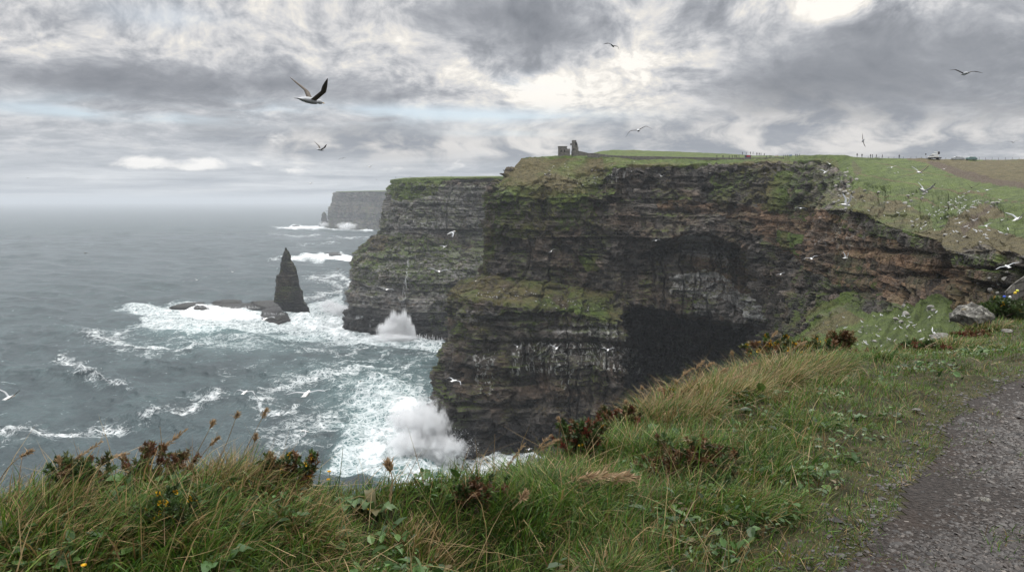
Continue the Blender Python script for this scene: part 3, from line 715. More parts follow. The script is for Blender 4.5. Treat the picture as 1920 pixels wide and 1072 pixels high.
    bl(760, 770, 60, 40, .9, .5); bl(700, 845, 60, 22, .9, .4); bl(820, 850, 70, 24, 1.0, .3); bl(930, 874, 90, 14, .85, .1)
    bl(720, 740, 120, 60, .38, .55); bl(640, 700, 130, 30, .26, .25); bl(560, 800, 90, 50, .30, .1); bl(690, 760, 50, 16, .55, .85); bl(660, 800, 40, 14, .5, .8); bl(720, 715, 60, 12, .5, .7); bl(740, 890, 60, 18, .45, .9)
    # farther whitewater
    area([(525, 484), (560, 476), (640, 474), (668, 480), (665, 492), (600, 491), (540, 490)], .95, 5, .25)
    area([(500, 425), (560, 421), (620, 422), (700, 430), (700, 436), (620, 433), (540, 430)], 1.0, 3, .1)
    line([(590, 520), (640, 516), (655, 530), (640, 545), (600, 556), (560, 562)], 7, .8); line([(600, 528), (652, 540)], 6, .6)
    line([(508, 488), (530, 484)], 4, .7); line([(505, 438), (560, 444), (600, 440)], 2.2, .7); line([(620, 446), (690, 446)], 2.5, .7); line([(560, 460), (640, 456)], 2, .5)
    # white edge along the rocks
    line([(646, 614), (700, 634), (770, 642), (840, 645)], 8, 1.0)
    line([(808, 805), (832, 825), (872, 861), (985, 868), (1090, 874), (1180, 880)], 14, 1.0)
    # swell
    rr = np.random.default_rng(5)
    zz = np.zeros(px.shape); dxx = np.zeros(px.shape); dyy = np.zeros(px.shape)
    sp = np.maximum(np.abs(np.gradient(Yw, axis=1)), np.abs(np.gradient(Xw, axis=0)))
    wv = [vn(Xw / 160, Yw / 160, i * 7.3, 400) for i in range(3)]
    for i in range(56):
        lam = 95 * .93 ** i + 2.6; th = R(62) + rr.normal(0, .5); amp = .0195 * lam ** .72 * (1.7 if lam > 42 else 1.0)
        k = 2 * math.pi / lam; ph = rr.uniform(0, 6.28)
        att = 1 - sstep(sp / lam, .22, .5)
        q = k * (Xw * math.cos(th) + Yw * math.sin(th)) + ph + 1.2 * wv[i % 3]
        zz += amp * att * np.sin(q); dxx += amp * .7 * att * math.cos(th) * np.cos(q); dyy += amp * .7 * att * math.sin(th) * np.cos(q)
    grp = .7 + .5 * fbm(Xw / 140, Yw / 140, 0, 2, 411)
    zz *= grp
    chop = 1 + 1.3 * np.clip(foam + tq * .4, 0, 1)
    zz = zz * chop + foam * (.5 * fbm(Xw / 6, Yw / 6, 0, 3, 420) + .25) * (D < 1500)
    # a wall of water rising in front of the headland
    r1 = segdist(px, py, [(690, 900), (750, 872), (800, 848)]); zz += 4.0 * np.exp(-(r1 / 26) ** 2)
    V = np.stack([Xw + dxx, Yw + dyy, zz], -1)
    me = mesh_np('sea', V, gridfaces(*px.shape), [M_SEA], dict(foam=np.clip(foam, 0, 1).ravel(), turquoise=np.clip(tq, 0, 1).ravel()), smooth=True)
    link('sea', me, kind='structure')
sea()
# ------------------------------------------------------------------ sea stacks and reef
def rock_attrs(n, **kw):
    d = {k: np.zeros(n) for k in ('turf', 'dry', 'bare', 'ochre', 'pale', 'guano', 'wet')}; d['tone'] = np.full(n, .5)
    for k, v in kw.items(): d[k] = np.broadcast_to(np.asarray(v, float), (n,)).copy()
    return d
def stack(name, prof, Y, label, k=.8, seed=200, nt=220, nz=200, deep=.8):
    """prof: (photo row, left column, right column) from the top down"""
    prof = np.array(prof, float)
    ys = np.linspace(prof[0, 0], prof[-1, 0], nz)
    l = np.interp(ys, prof[:, 0], prof[:, 1]); r = np.interp(ys, prof[:, 0], prof[:, 2])
    L = pix(l, ys, Y); Rr = pix(r, ys, Y)
    c = (L + Rr) / 2; a = (Rr - L)[:, 0] / 2
    th = np.linspace(0, 2 * np.pi, nt, endpoint=False)
    sq = (np.abs(np.cos(th)) ** 4 + np.abs(np.sin(th)) ** 4) ** -.25 * .5 + .5
    P = np.zeros((nz, nt, 3))
    P[..., 0] = c[:, :1] + a[:, None] * np.cos(th) * np.where(np.abs(np.cos(th)) > .5, 1, sq)
    P[..., 1] = Y + (a[:, None] * deep + .6) * np.sin(th) * sq
    P[..., 2] = c[:, 2:3]
    s = th[None] * a.mean() * 1.0 + np.zeros((nz, 1))
    d, tone = strata(s.ravel(), P[..., 2].ravel(), P.reshape(-1, 3), seed, k); d = d.reshape(nz, nt)
    f = np.minimum(1, a / (3 * k))[:, None]
    n = np.stack([np.cos(th), np.sin(th), 0 * th], -1)[None]
    P = P + n * (d * f * .5)[..., None]
    V = np.concatenate([P.reshape(-1, 3), [[c[0, 0], Y, c[0, 2] + .4 * k]]])
    i = np.arange((nz - 1) * nt); rr_, cc = i // nt, i % nt; c2 = (cc + 1) % nt
    Fq = np.stack([rr_ * nt + cc, (rr_ + 1) * nt + cc, (rr_ + 1) * nt + c2, rr_ * nt + c2], 1)
    cap = np.stack([np.arange(nt), (np.arange(nt) + 1) % nt, np.full(nt, nz * nt), np.full(nt, nz * nt)], 1)
    me_ = mesh_np(name, V, np.concatenate([Fq]), [M_ROCK], rock_attrs(len(V), wet=sstep(-V[:, 2], -20, -8), turf=.30 * sstep(V[:, 2], 20, 45), dry=.4, tone=np.append(.08 + .42 * tone, .3)))
    return tag(link(name, me_), label, 'sea stack')
stack('sea_stack', [(464, 535.5, 537), (467, 534.5, 539), (471, 533.5, 541), (475, 532, 543), (480, 530, 545), (488, 528.5, 546.5), (492, 528, 549), (497, 527.5, 552), (506, 526.5, 556), (508, 525, 557), (514, 524, 558), (516, 519.5, 559), (530, 520, 560), (537, 519, 562), (545, 518, 566), (556, 516, 568), (562, 515, 568), (564, 513, 569), (570, 520, 574), (580, 530, 578), (592, 536, 582), (598, 536, 583)], 838,
      'tall dark pinnacle of layered rock rising from foam beside the flat reef', .5)
stack('sea_stack', [(397, 606, 608), (402, 605, 610.5), (410, 603, 612), (416, 601, 614), (424, 599, 617)], 3380, 'small far-off pinnacle of rock at the foot of the distant headland', 2.0, 230, 90, 60)

def slab(poly, top, jag, seed):
    """a low flat-topped rock shelf with a ragged outline"""
    pts = [seapix(x, y, top) for x, y in poly]
    out = []
    for i in range(len(pts)):
        a, b = pts[i], pts[(i + 1) % len(pts)]
        for t in np.linspace(0, 1, 14, endpoint=False): out.append(a + (b - a) * t)
    out = np.array(out); n = len(out)
    out[:, 0] += jag * fbm(out[:, 0] / 5, out[:, 1] / 5, 0, 3, seed) * 2; out[:, 1] += jag * fbm(out[:, 0] / 5, out[:, 1] / 5, 4, 3, seed) * 2
    c = out.mean(0)
    rings = []
    for sc, z in ((0, top + .5), (.35, top + .5), (.65, top + .35), (.88, top + .1), (1.0, top - .5), (1.03, top * .45), (1.12, top * .3), (1.15, -3)):
        r = c + (out - c) * max(sc, .02); r[:, 2] = z + (.55 * fbm(r[:, 0] / 3, r[:, 1] / 3, 0, 3, seed + 3) if z > 0 else 0); rings.append(r)
    V = np.concatenate(rings)
    i = np.arange((len(rings) - 1) * n); a, b = i // n, i % n; b2 = (b + 1) % n
    return V, np.stack([a * n + b, (a + 1) * n + b, (a + 1) * n + b2, a * n + b2], 1)
for poly, top, lab in [
        ([(322, 573), (345, 567), (382, 566), (380, 571), (345, 574)], 1.9, 'low dark shelf of rock at the outer end of the reef'),
        ([(362, 571), (400, 571), (392, 579), (366, 577)], 1.8, 'dark ragged shelf of rock with water pouring off below the outer reef'),
        ([(398, 565), (418, 561), (452, 562), (452, 566), (420, 568)], 2.0, 'long thin dark shelf of rock in the middle of the reef'),
        ([(384, 573), (420, 566), (490, 568), (500, 575), (470, 578), (420, 578), (388, 578)], .8, 'broad wave-washed shelf of rock streaming with white water'),
        ([(472, 564), (516, 562), (522, 572), (500, 576), (478, 570)], 3.2, 'dark flat ledge of rock joined to the left foot of the pinnacle'),
        ([(490, 580), (516, 573), (536, 578), (540, 592), (520, 598), (494, 594)], 4.2, 'blocky ledge in front of the pinnacle with water falling off its edge'),
        ([(612, 474), (628, 472), (642, 475), (640, 478), (618, 477)], 2.6, 'lone dark rock breaking the white surf beyond the pinnacle'),
        ([(548, 422.6), (556, 421.8), (562, 422.4), (556, 423.4)], 4.0, 'tiny dark rock in the line of surf by the distant headland')]:
    V, Fq = slab(poly, top, .9, len(lab))
    tag(link('reef_rock', mesh_np('reef_rock', V, Fq, [M_ROCK], rock_attrs(len(V), wet=1.0))), lab, 'rock', 'rocks awash round the sea stack')

# ------------------------------------------------------------------ white water: falling sheets and spray
def water_white():
    m, g, out = new_mat('white_water')
    df = g.node('ShaderNodeBsdfDiffuse', {'Color': (.92, .93, .94)})
    tr = g.node('ShaderNodeBsdfTranslucent', {'Color': (.92, .93, .94)})
    mx = g.node('ShaderNodeMixShader', {0: .5, 1: df, 2: tr})
    tp = g.node('ShaderNodeBsdfTransparent', {})
    g.l.new(g.node('ShaderNodeMixShader', {0: .72, 1: tp, 2: mx}), out.inputs[0])
    return m
M_SPRAY = water_white()
TET = np.array([[1, 0, -.5], [-.6, .8, -.4], [-.5, -.9, -.3], [0, 0, 1.0]])
TETF = np.array([[0, 1, 2], [0, 3, 1], [1, 3, 2], [2, 3, 0]])
def drops(P, size, stretch=None):
    n = len(P)
    T = np.repeat(TET[None], n, 0) * size[:, None, None]
    a = RNG.uniform(0, 6.28, n); c, s_ = np.cos(a)[:, None], np.sin(a)[:, None]
    x, y = T[..., 0] * c - T[..., 1] * s_, T[..., 0] * s_ + T[..., 1] * c
    z = T[..., 2] * (1 if stretch is None else stretch[:, None])
    V = np.stack([x, y, z], -1) + P[:, None]
    Fq = (TETF[None] + 4 * np.arange(n)[:, None, None]).reshape(-1, 3)
    return V.reshape(-1, 3), Fq
def spray(name, jets, n, sz, seed, mist=()):
    """jets: (px, base py, top py, Y, half width px at the top, lean px, weight): thrown water; mist: (px, py, half w, half h, Y, weight)"""
    r = np.random.default_rng(seed); W = np.array([j[6] for j in jets] + [m[5] for m in mist], float); W /= W.sum(); Ps = []
    for j, w_ in zip(jets, W):
        k = int(n * w_); fil = r.integers(0, 26, k)                 # filaments of one jet
        fr = np.random.default_rng(seed + int(j[0])); fx, fh, fl = fr.normal(0, .5, 26), fr.uniform(.45, 1.0, 26), fr.normal(0, .5, 26)
        t_ = r.random(k) ** .75; hgt = (j[1] - j[2]) * fh[fil] * t_
        sp_ = j[4] * (.25 + .75 * t_)
        px = j[0] + fx[fil] * sp_ + j[5] * t_ ** 1.6 + r.normal(0, .20, k) * sp_; py = j[1] - hgt + r.normal(0, .05, k) * (j[1] - j[2])
        Ps.append(pix(px, py, j[3] + r.normal(0, 1, k) * 4 * sz + fl[fil] * 3))
    for m, w_ in zip(mist, W[len(jets):]):
        k = int(n * w_ * 1.9); u = r.normal(0, .6, (k, 3)); P = pix(m[0] + u[:, 0] * m[2], m[1] + u[:, 1] * m[3], m[4] + u[:, 2] * 7 * sz)
        q = fbm(P[:, 0] / (8 * sz), P[:, 1] / (8 * sz), P[:, 2] / (8 * sz), 4, seed); keep = q > -.1 + .35 * (np.linalg.norm(u, axis=1) - .6) + .12 * r.normal(size=k)
        Ps.append(P[keep])
    P = np.concatenate(Ps); P = P[P[:, 2] > .1]
    size = (r.gamma(2.0, .10, len(P)) + .06) * sz
    V, Fq = drops(P, size, 1 + r.random(len(P)) * 1.2)
    return link(name, mesh_np(name, V, Fq, [M_SPRAY]), kind='stuff')
def mist_mat(name, dens, sx, sz, thr, streak=0.0):
    m, g, out = new_mat(name)
    tc = g.n.new('ShaderNodeTexCoord').outputs['Object']
    ln = g.node('ShaderNodeVectorMath', {0: tc}, 1, operation='LENGTH')
    z_ = g.sep(tc)[2]
    n = g.noise(g.scale(tc, (sx, sx, sz)), 1.0, 6, .62, .6)
    n2 = g.noise(g.scale(tc, (sx * 3.2, sx * 3.2, sz * 2.2)), 1.0, 4, .6)
    f = g.add(g.mul(g.sub(1.0, ln), 1.25), g.add(g.mul(g.sub(n, .5), 2.6), g.mul(g.sub(n2, .5), 1.5)))
    d_ = g.mul(g.step(f, thr, thr + .75), g.step(ln, .80, 1.0, 1.0, 0.0))
    v = g.node('ShaderNodeVolumePrincipled', {'Color': (.97, .975, .98), 'Density': g.mul(d_, dens), 'Anisotropy': .0})
    g.l.new(v, out.inputs[1])
    try: m.cycles.volume_step_rate = .25
    except Exception: pass
    return m
def mist(px, py, hw, hh, Y, dep, mat):
    bm = bmesh.new(); bmesh.ops.create_icosphere(bm, subdivisions=3, radius=1.0)
    me_ = bpy.data.meshes.new('sea_spray'); bm.to_mesh(me_); bm.free(); me_.materials.append(mat)
    o = link('sea_spray', me_, kind='stuff'); o.location = tuple(pix(px, py, Y)); o.scale = (hw * Y / F, dep, hh * Y / F)
M_MIST = mist_mat('drifting_spray', .62, 3.4, 2.6, .34); M_JET = mist_mat('thrown_water', 1.5, 8.0, 1.1, .36)
# bursting wave at the foot of the near headland
mist(800, 802, 58, 74, 368, 13, M_MIST); mist(838, 840, 52, 36, 361, 10, M_MIST); mist(768, 836, 62, 40, 362, 11, M_MIST); mist(756, 788, 42, 36, 374, 9, M_MIST)
spray('sea_spray', [(800, 828, 748, 372, 30, 6, 1.1), (818, 835, 738, 374, 16, -4, .5), (784, 838, 776, 368, 34, -8, 1.0), (838, 858, 800, 362, 34, 14, .9), (862, 868, 822, 358, 24, 16, .6), (768, 846, 800, 362, 34, -14, .7)], 5000, .30, 31)
# bursts against the second cliff
for px, top, hw, bs, Y in [(672, 590, 10, 622, 730), (683, 562, 9, 622, 727), (692, 574, 10, 624, 723), (703, 596, 13, 628, 714), (716, 604, 13, 632, 702), (728, 592, 12, 636, 690), (738, 578, 12, 637, 686), (748, 584, 12, 638, 684), (758, 576, 11, 639, 682), (767, 588, 9, 640, 680), (774, 606, 8, 641, 679)]:
    mist(px, (top + bs) / 2, hw, (bs - top) * .60, Y, 5, M_JET)
mist(738, 622, 44, 24, 682, 6, M_JET); mist(640, 582, 44, 16, 838, 9, M_MIST); mist(618, 574, 26, 18, 872, 8, M_MIST); mist(740, 634, 70, 14, 676, 7, M_MIST)
mist(650, 424, 24, 10, 3290, 40, mist_mat('distant_surf', .06, 2.6, 2.0, .2)); mist(607, 421, 12, 8, 3360, 30, bpy.data.materials['distant_surf'])
spray('sea_spray', [(685, 622, 560, 726, 12, 0, 1.0), (740, 636, 580, 686, 26, 0, 1.6), (760, 638, 582, 682, 14, 4, .8)], 2600, .40, 32)
def ribbons(name, lines, label, cat, on=None):
    """sheets of falling water: narrow vertical strips at real depth"""
    Vs, Fs = [], []; o = 0
    r = np.random.default_rng(len(lines))
    for (px, y0, y1, Y, wd) in lines:
        n = 10; t = np.linspace(0, 1, n)
        x = px + np.cumsum(r.normal(0, .45, n)); y = y0 + (y1 - y0) * t
        L = pix(x - wd / 2, y, Y - 1.2 * t); Rr = pix(x + wd / 2 * r.uniform(.6, 1.2), y, Y - 1.2 * t)
        if on is not None:
            for k_ in range(n):
                q = P2d.reshape(-1, 3)[np.argmin((X2 - x[k_]) ** 2 + (Y2 - y[k_]) ** 2)]; L[k_] = pix(x[k_] - wd / 2, y[k_], q[1] - 2.0); Rr[k_] = pix(x[k_] + wd / 2, y[k_], q[1] - 2.0)
        V = np.stack([L, Rr], 1).reshape(-1, 3); Vs.append(V)
        i = np.arange(n - 1) * 2; Fs.append(np.stack([i, i + 1, i + 3, i + 2], 1) + o); o += len(V)
    ob = link(name, mesh_np(name, np.concatenate(Vs), np.concatenate(Fs), [M_SPRAY]))
    if cat == 'cascade': ob['kind'] = 'stuff'; return ob
    return tag(ob, label, cat)
r_ = random.Random(3)
ribbons('waterfall', [(766 - 11 * f + r_.uniform(-3.5, 3.5) * (.4 + f), 482 + 88 * f, 482 + 88 * f + r_.uniform(4, 13), 700, r_.uniform(.18, .5)) for f in [r_.random() for _ in range(46)]],
        'thin white waterfall trickling down the face of the second cliff', 'waterfall', 1)
for cx, w_, y0, y1, top, lab in [(516, 22, 587, 598, 6, 'white water pouring over the blocky ledge in front of the pinnacle'), (440, 46, 575, 579, 3, 'white water streaming off the broad middle shelf of the reef'), (381, 12, 576, 580, 3, 'white water draining off the ragged outer shelf of the reef')]:
    ribbons('cascade', [(cx + w_ * r_.uniform(-1, 1), y0 + r_.uniform(-2, 3), y1 + r_.uniform(-3, 0), seapix(cx, y1)[1] + r_.uniform(-2, 1), r_.uniform(.15, .6)) for _ in range(int(w_ * 2.4))], lab, 'cascade')
ribbons('cascade', [(646 + 190 * i / 90 + r_.uniform(-2, 2), 606 + 24 * i / 90 + r_.uniform(0, 8), 615 + 26 * min(1, i / 55) + r_.uniform(-3, 1), 748 - 70 * min(1, i / 55), r_.uniform(.5, 1.5)) for i in range(90)],
        'white runnels draining down the foot of the second cliff after a wave', 'cascade')
# ------------------------------------------------------------------ things on the cliff tops
def box(bm, c, s, rz=0.0, taper=1.0):
    vs = []
    for dz_ in (-.5, .5):
        k = 1.0 if dz_ < 0 else taper
        for dx_, dy_ in ((-.5, -.5), (.5, -.5), (.5, .5), (-.5, .5)):
            x, y = dx_ * s[0] * k, dy_ * s[1] * k
            vs.append(bm.verts.new((c[0] + x * math.cos(rz) - y * math.sin(rz), c[1] + x * math.sin(rz) + y * math.cos(rz), c[2] + dz_ * s[2])))
    for f in ((3, 2, 1, 0), (4, 5, 6, 7), (0, 1, 5, 4), (1, 2, 6, 5), (2, 3, 7, 6), (3, 0, 4, 7)): bm.faces.new([vs[i] for i in f])
def cyl(bm, a, b, r0, r1=None, n=8, caps=True):
    a, b = Vector(a), Vector(b); r1 = r0 if r1 is None else r1
    ax = (b - a).normalized(); u = ax.orthogonal().normalized(); v = ax.cross(u)
    A = [bm.verts.new(a + (u * math.cos(t) + v * math.sin(t)) * r0) for t in [2 * math.pi * i / n for i in range(n)]]
    B = [bm.verts.new(b + (u * math.cos(t) + v * math.sin(t)) * r1) for t in [2 * math.pi * i / n for i in range(n)]]
    for i in range(n): bm.faces.new((A[i], A[(i + 1) % n], B[(i + 1) % n], B[i]))
    if caps: bm.faces.new(A[::-1]); bm.faces.new(B)
def to_obj(name, bm, mat, parent=None, bevel=0.0, smooth=False):
    if bevel: bmesh.ops.bevel(bm, geom=list(bm.edges), offset=bevel, segments=2, affect='EDGES', profile=.5)
    me_ = bpy.data.meshes.new(name); bm.to_mesh(me_); bm.free()
    if smooth:
        for p in me_.polygons: p.use_smooth = True
    for m_ in (mat if isinstance(mat, (list, tuple)) else [mat]): me_.materials.append(m_)
    return link(name, me_, parent)
def empty(name, loc, rz=0.0):
    o = bpy.data.objects.new(name, None); COL.objects.link(o); o.location = loc; o.rotation_euler = (0, 0, rz); return o
def copy_tree(o):
    c = o.copy(); COL.objects.link(c)
    for ch in o.children:
        k = ch.copy(); COL.objects.link(k); k.parent = c
        for g2 in ch.children:
            q = g2.copy(); COL.objects.link(q); q.parent = k
    return c
def masonry():
    m, g, out = new_mat('old_masonry')
    p = g.pos()
    n = g.noise(p, .9, 5, .65); n2 = g.noise(p, 4.0, 4, .6)
    br = g.node('ShaderNodeTexBrick', {'Vector': g.xyz(g.sep(p)[0], g.sep(p)[2], 0.0), 'Color1': (.15, .14, .125, 1), 'Color2': (.24, .225, .20, 1), 'Mortar': (.07, .066, .06, 1), 'Scale': 1.0, 'Mortar Size': .03, 'Brick Width': .7, 'Row Height': .32})
    c = g.mix(g.step(n, .3, .7), g.mix(1.0, br, (.55, .55, .55), 'MULTIPLY'), br)
    finish(g, out, c, .95, g.bump(g.add(n, n2), .6, .2))
    return m
M_STONE = masonry()
M_DARK = plain('dark_opening', (.012, .012, .013), .9, .2)

# crest line of the headland: where the walkers and the wall stand
crest = np.array([(c[1][0], c[1][1], c[1][2]) for c in MC[2:23]])
def crest_at(px):
    return float(np.interp(px, crest[:, 0], crest[:, 1])), float(np.interp(px, crest[:, 0], crest[:, 2]))
def ground_at(px, off=0.0):
    y, Y = crest_at(px); return pix(px, y, Y + off)

def tower():
    base_p = pix(1058, 292.4, 447); t = empty('ruined_tower', tuple(base_p))
    tag(t, 'ruined stone tower with a jagged broken top beside a low square building', 'tower')
    s_ = 447 / F
    X0 = lambda px: (px - 1058) * s_
    Z0 = lambda py: (292.4 - py) * s_
    # square building, its right end broken lower
    bm = bmesh.new()
    r = random.Random(4)
    def wallblock(x0, x1, y0, y1, z1, jag=.25, step=.5):
        n = max(1, int((x1 - x0) / step))
        for i in range(n):
            a = x0 + (x1 - x0) * i / n; b = x0 + (x1 - x0) * (i + 1) / n
            h = z1 - r.uniform(0, jag); box(bm, ((a + b) / 2, (y0 + y1) / 2, h / 2 - .5), ((b - a) * 1.002, y1 - y0, h + 1))
    wallblock(X0(1046.8), X0(1062.5), -2.4, 2.4, Z0(276), .05)
    wallblock(X0(1062.5), X0(1068), -2.4, 2.2, Z0(279.6), .25)
    sh = to_obj('square_building', bm, M_STONE, t)
    bm = bmesh.new(); box(bm, (X0(1054.6), 0, Z0(275.7)), (X0(1063.2) - X0(1046.2), 5.2, .28)); to_obj('roof_coping', bm, plain('mossy_coping', (.10, .10, .06)), t)
    for px in (1051.5, 1058):
        bm = bmesh.new(); box(bm, (X0(px), -2.41, Z0(284)), (.55, .12, 1.3)); to_obj('window', bm, M_DARK, t)
    # round tower with ragged parapet
    bm = bmesh.new(); cx, n = X0(1078), 22
    for i in range(n):
        th = 2 * math.pi * i / n; rad = 1.62
        x, y = cx + rad * math.cos(th), rad * math.sin(th)
        h = Z0(264) if math.cos(th) < .2 else Z0(268.5) - 1.2 * max(0, math.cos(th) - .4)
        h += r.choice((0, 0, -.7, -1.0, .25)) if i % 2 else 0
        # window opening high on the seaward side, a breach on the right
        if .55 < math.cos(th) and abs(math.sin(th)) < .6: h = Z0(276)
        box(bm, (x, y, h / 2 - .5), (.42, .50, h + 1), th)
    for i in range(n):
        th = 2 * math.pi * (i + .5) / n
        x, y = cx + 1.85 * math.cos(th), 1.85 * math.sin(th); box(bm, (x, y, 1.0), (.4, .62, 3.4), th)
    to_obj('tower_shaft', bm, M_STONE, t)
    bm = bmesh.new(); box(bm, (cx - 2.3, -.3, Z0(271.5)), (.75, .55, 1.0), 0, 1.2); box(bm, (cx - 1.85, -.3, Z0(272.6)), (.7, .4, .4)); to_obj('corbel_turret', bm, M_STONE, t)
    bm = bmesh.new(); box(bm, (cx + .35, -1.6, Z0(270.5)), (.7, .5, 1.9)); to_obj('window', bm, M_DARK, t)
    bm = bmesh.new(); box(bm, (cx - .8, -1.55, Z0(281)), (.5, .45, 1.1)); to_obj('window', bm, M_DARK, t)
    # stub of wall running down from the tower
    bm = bmesh.new()
    for i in range(14):
        f = i / 13; px = 1083 + 16.5 * f
        top = 283.2 + 3.6 * f + r.uniform(-.25, .25)
        box(bm, (X0(px), -1.0, (Z0(top) - .7) / 2), (1.3 * s_ * 1.02, .7, Z0(top) + .7))
    to_obj('wall_stub', bm, M_STONE, t)
tower()

def long_wall():
    pts = [(1101, 287.0, 293.6), (1110, 287.2, 294), (1120, 287.8, 294.6), (1132, 289.6, 296.2), (1150, 291.6, 297.6), (1180, 292.6, 298.2), (1240, 293.6, 299), (1300, 294.8, 299), (1340, 295.4, 298.8), (1400, 295.8, 298.6), (1440, 295.6, 298.2), (1470, 295.4, 297.2)]
    a = np.array(pts); xs = np.linspace(1101, 1470, 420)
    tp = np.interp(xs, a[:, 0], a[:, 1]) + RNG.normal(0, .12, 420); bt = np.interp(xs, a[:, 0], a[:, 2]) + 1.2
    Yv = np.array([crest_at(x)[1] for x in xs]) - 2.0
    rows = []
    for yy, dY in ((bt, 0), (tp + .3, 0), (tp, .12), (tp, .55), (bt, .7)): rows.append(pix(xs, yy, Yv + dY))
    V = np.stack(rows, 1)
    V[:, 1, 1] += RNG.normal(0, .06, 420)
    tag(link('stone_wall', mesh_np('stone_wall', V, gridfaces(420, 5), [M_STONE])), 'long low grey flagstone wall running along the headland crest from the tower', 'wall')
long_wall()

# --- walkers: one continuous skinned figure, a few poses
def cloth(name, c): return plain(name, c, .85, .15, 6.0)
SKIN = plain('skin', (.42, .27, .20), .6, .08)
HAIR = plain('hair', (.05, .035, .025), .7, .2)
TROUS = cloth('dark_trousers', (.022, .024, .032))
def person_mesh(name, stride, arm, coat):
    me_ = bpy.data.meshes.new(name); bm = bmesh.new(); lay = bm.verts.layers.skin.verify()
    J = {}
    def v(k, p): J[k] = bm.verts.new(p)
    v('pel', (0, 0, .95)); v('wst', (0, .01, 1.12)); v('chs', (0, .02, 1.32)); v('nck', (0, .02, 1.50)); v('hd', (0, .045, 1.60)); v('tp', (0, .04, 1.74))
    for s_, n in ((-1, 'l'), (1, 'r')):
        f = stride * s_
        v(n + 'hip', (.09 * s_, 0, .90)); v(n + 'kn', (.10 * s_, .14 * f + .03, .50)); v(n + 'an', (.10 * s_, .26 * f, .08)); v(n + 'to', (.11 * s_, .26 * f + .17, .03))
        v(n + 'sh', (.19 * s_, .02, 1.44)); v(n + 'el', (.25 * s_, -.10 * f * .6 - .02, 1.17)); v(n + 'wr', (.23 * s_, -.10 * f + .05 + arm * .2, .94 + arm * .25)); v(n + 'fi', (.22 * s_, -.12 * f + .08 + arm * .24, .84 + arm * .3))
    E = [('pel', 'wst'), ('wst', 'chs'), ('chs', 'nck'), ('nck', 'hd'), ('hd', 'tp')]
    for n in 'lr': E += [('pel', n + 'hip'), (n + 'hip', n + 'kn'), (n + 'kn', n + 'an'), (n + 'an', n + 'to'), ('chs', n + 'sh'), (n + 'sh', n + 'el'), (n + 'el', n + 'wr'), (n + 'wr', n + 'fi')]
    for a, b in E: bm.edges.new((J[a], J[b]))
    rad = dict(pel=(.15, .12), wst=(.15, .11), chs=(.17, .12), nck=(.06, .06), hd=(.085, .10), tp=(.06, .07))
    for n in 'lr': rad.update({n + 'hip': (.09, .1), n + 'kn': (.065, .065), n + 'an': (.045, .05), n + 'to': (.045, .03), n + 'sh': (.075, .075), n + 'el': (.05, .05), n + 'wr': (.038, .038), n + 'fi': (.035, .02)})
    for k, vv in J.items(): vv[lay].radius = rad[k]
    J['pel'][lay].use_root = True
    bm.to_mesh(me_); bm.free()
    o = bpy.data.objects.new(name, me_); COL.objects.link(o)
    o.modifiers.new('s', 'SKIN'); o.modifiers.new('d', 'SUBSURF').levels = 1
    dg = bpy.context.evaluated_depsgraph_get(); m2 = bpy.data.meshes.new_from_object(o.evaluated_get(dg))
    bpy.data.objects.remove(o)
    m2.materials.clear()
    for mt in (coat, TROUS, SKIN, HAIR): m2.materials.append(mt)
    for p in m2.polygons:
        c = p.center
        p.material_index = 1 if c.z < .88 and abs(c.x) < .2 else (3 if c.z > 1.66 or (c.z > 1.55 and c.y < .02) else (2 if c.z > 1.51 or (abs(c.x) > .19 and c.z < .93) else 0))
        p.use_smooth = True
    return m2
COATS = {'dark': cloth('dark_coat', (.018, .02, .026)), 'blue': cloth('blue_coat', (.05, .14, .30)), 'red': cloth('red_coat', (.40, .07, .06)), 'grey': cloth('grey_coat', (.13, .13, .14)), 'white': cloth('pale_coat', (.5, .5, .5)), 'green': cloth('green_coat', (.05, .09, .05))}
PM = {}
def person(px, py, Y, coat, label, group, h=1.75):
    key = (coat, int(px) % 3)
    if key not in PM: PM[key] = person_mesh('person', (0.0, .7, 1.0)[key[1]], (0, .6, 0)[key[1]], COATS[coat])
    o = link('person', PM[key]); o.location = tuple(pix(px, py, Y)); o.rotation_euler = (0, 0, (px * 1.7) % 6.28); s_ = h / 1.75; o.scale = (s_, s_, s_)
    tag(o, label, 'person', group)
G1 = 'walkers on the headland path'
for px, c in [(1344, 'dark'), (1355.5, 'dark'), (1367.5, 'dark'), (1373, 'dark'), (1378, 'dark'), (1381, 'dark'), (1385.5, 'grey')]:
    person(px, 297.2, crest_at(px)[1] + 1.5, c, 'walker in dark clothes behind the low end of the long stone wall', G1)
for px, py in [(1392, 290), (1399, 290), (1407, 289.6), (1412, 289.4), (1418.5, 291.2), (1421, 291.2), (1424, 291.4), (1427, 291.6), (1433, 292.6)]:
    person(px, py + .6, 470, 'dark', 'walker in dark clothes on the grassy rise behind the red kiosk', G1, 1.8)
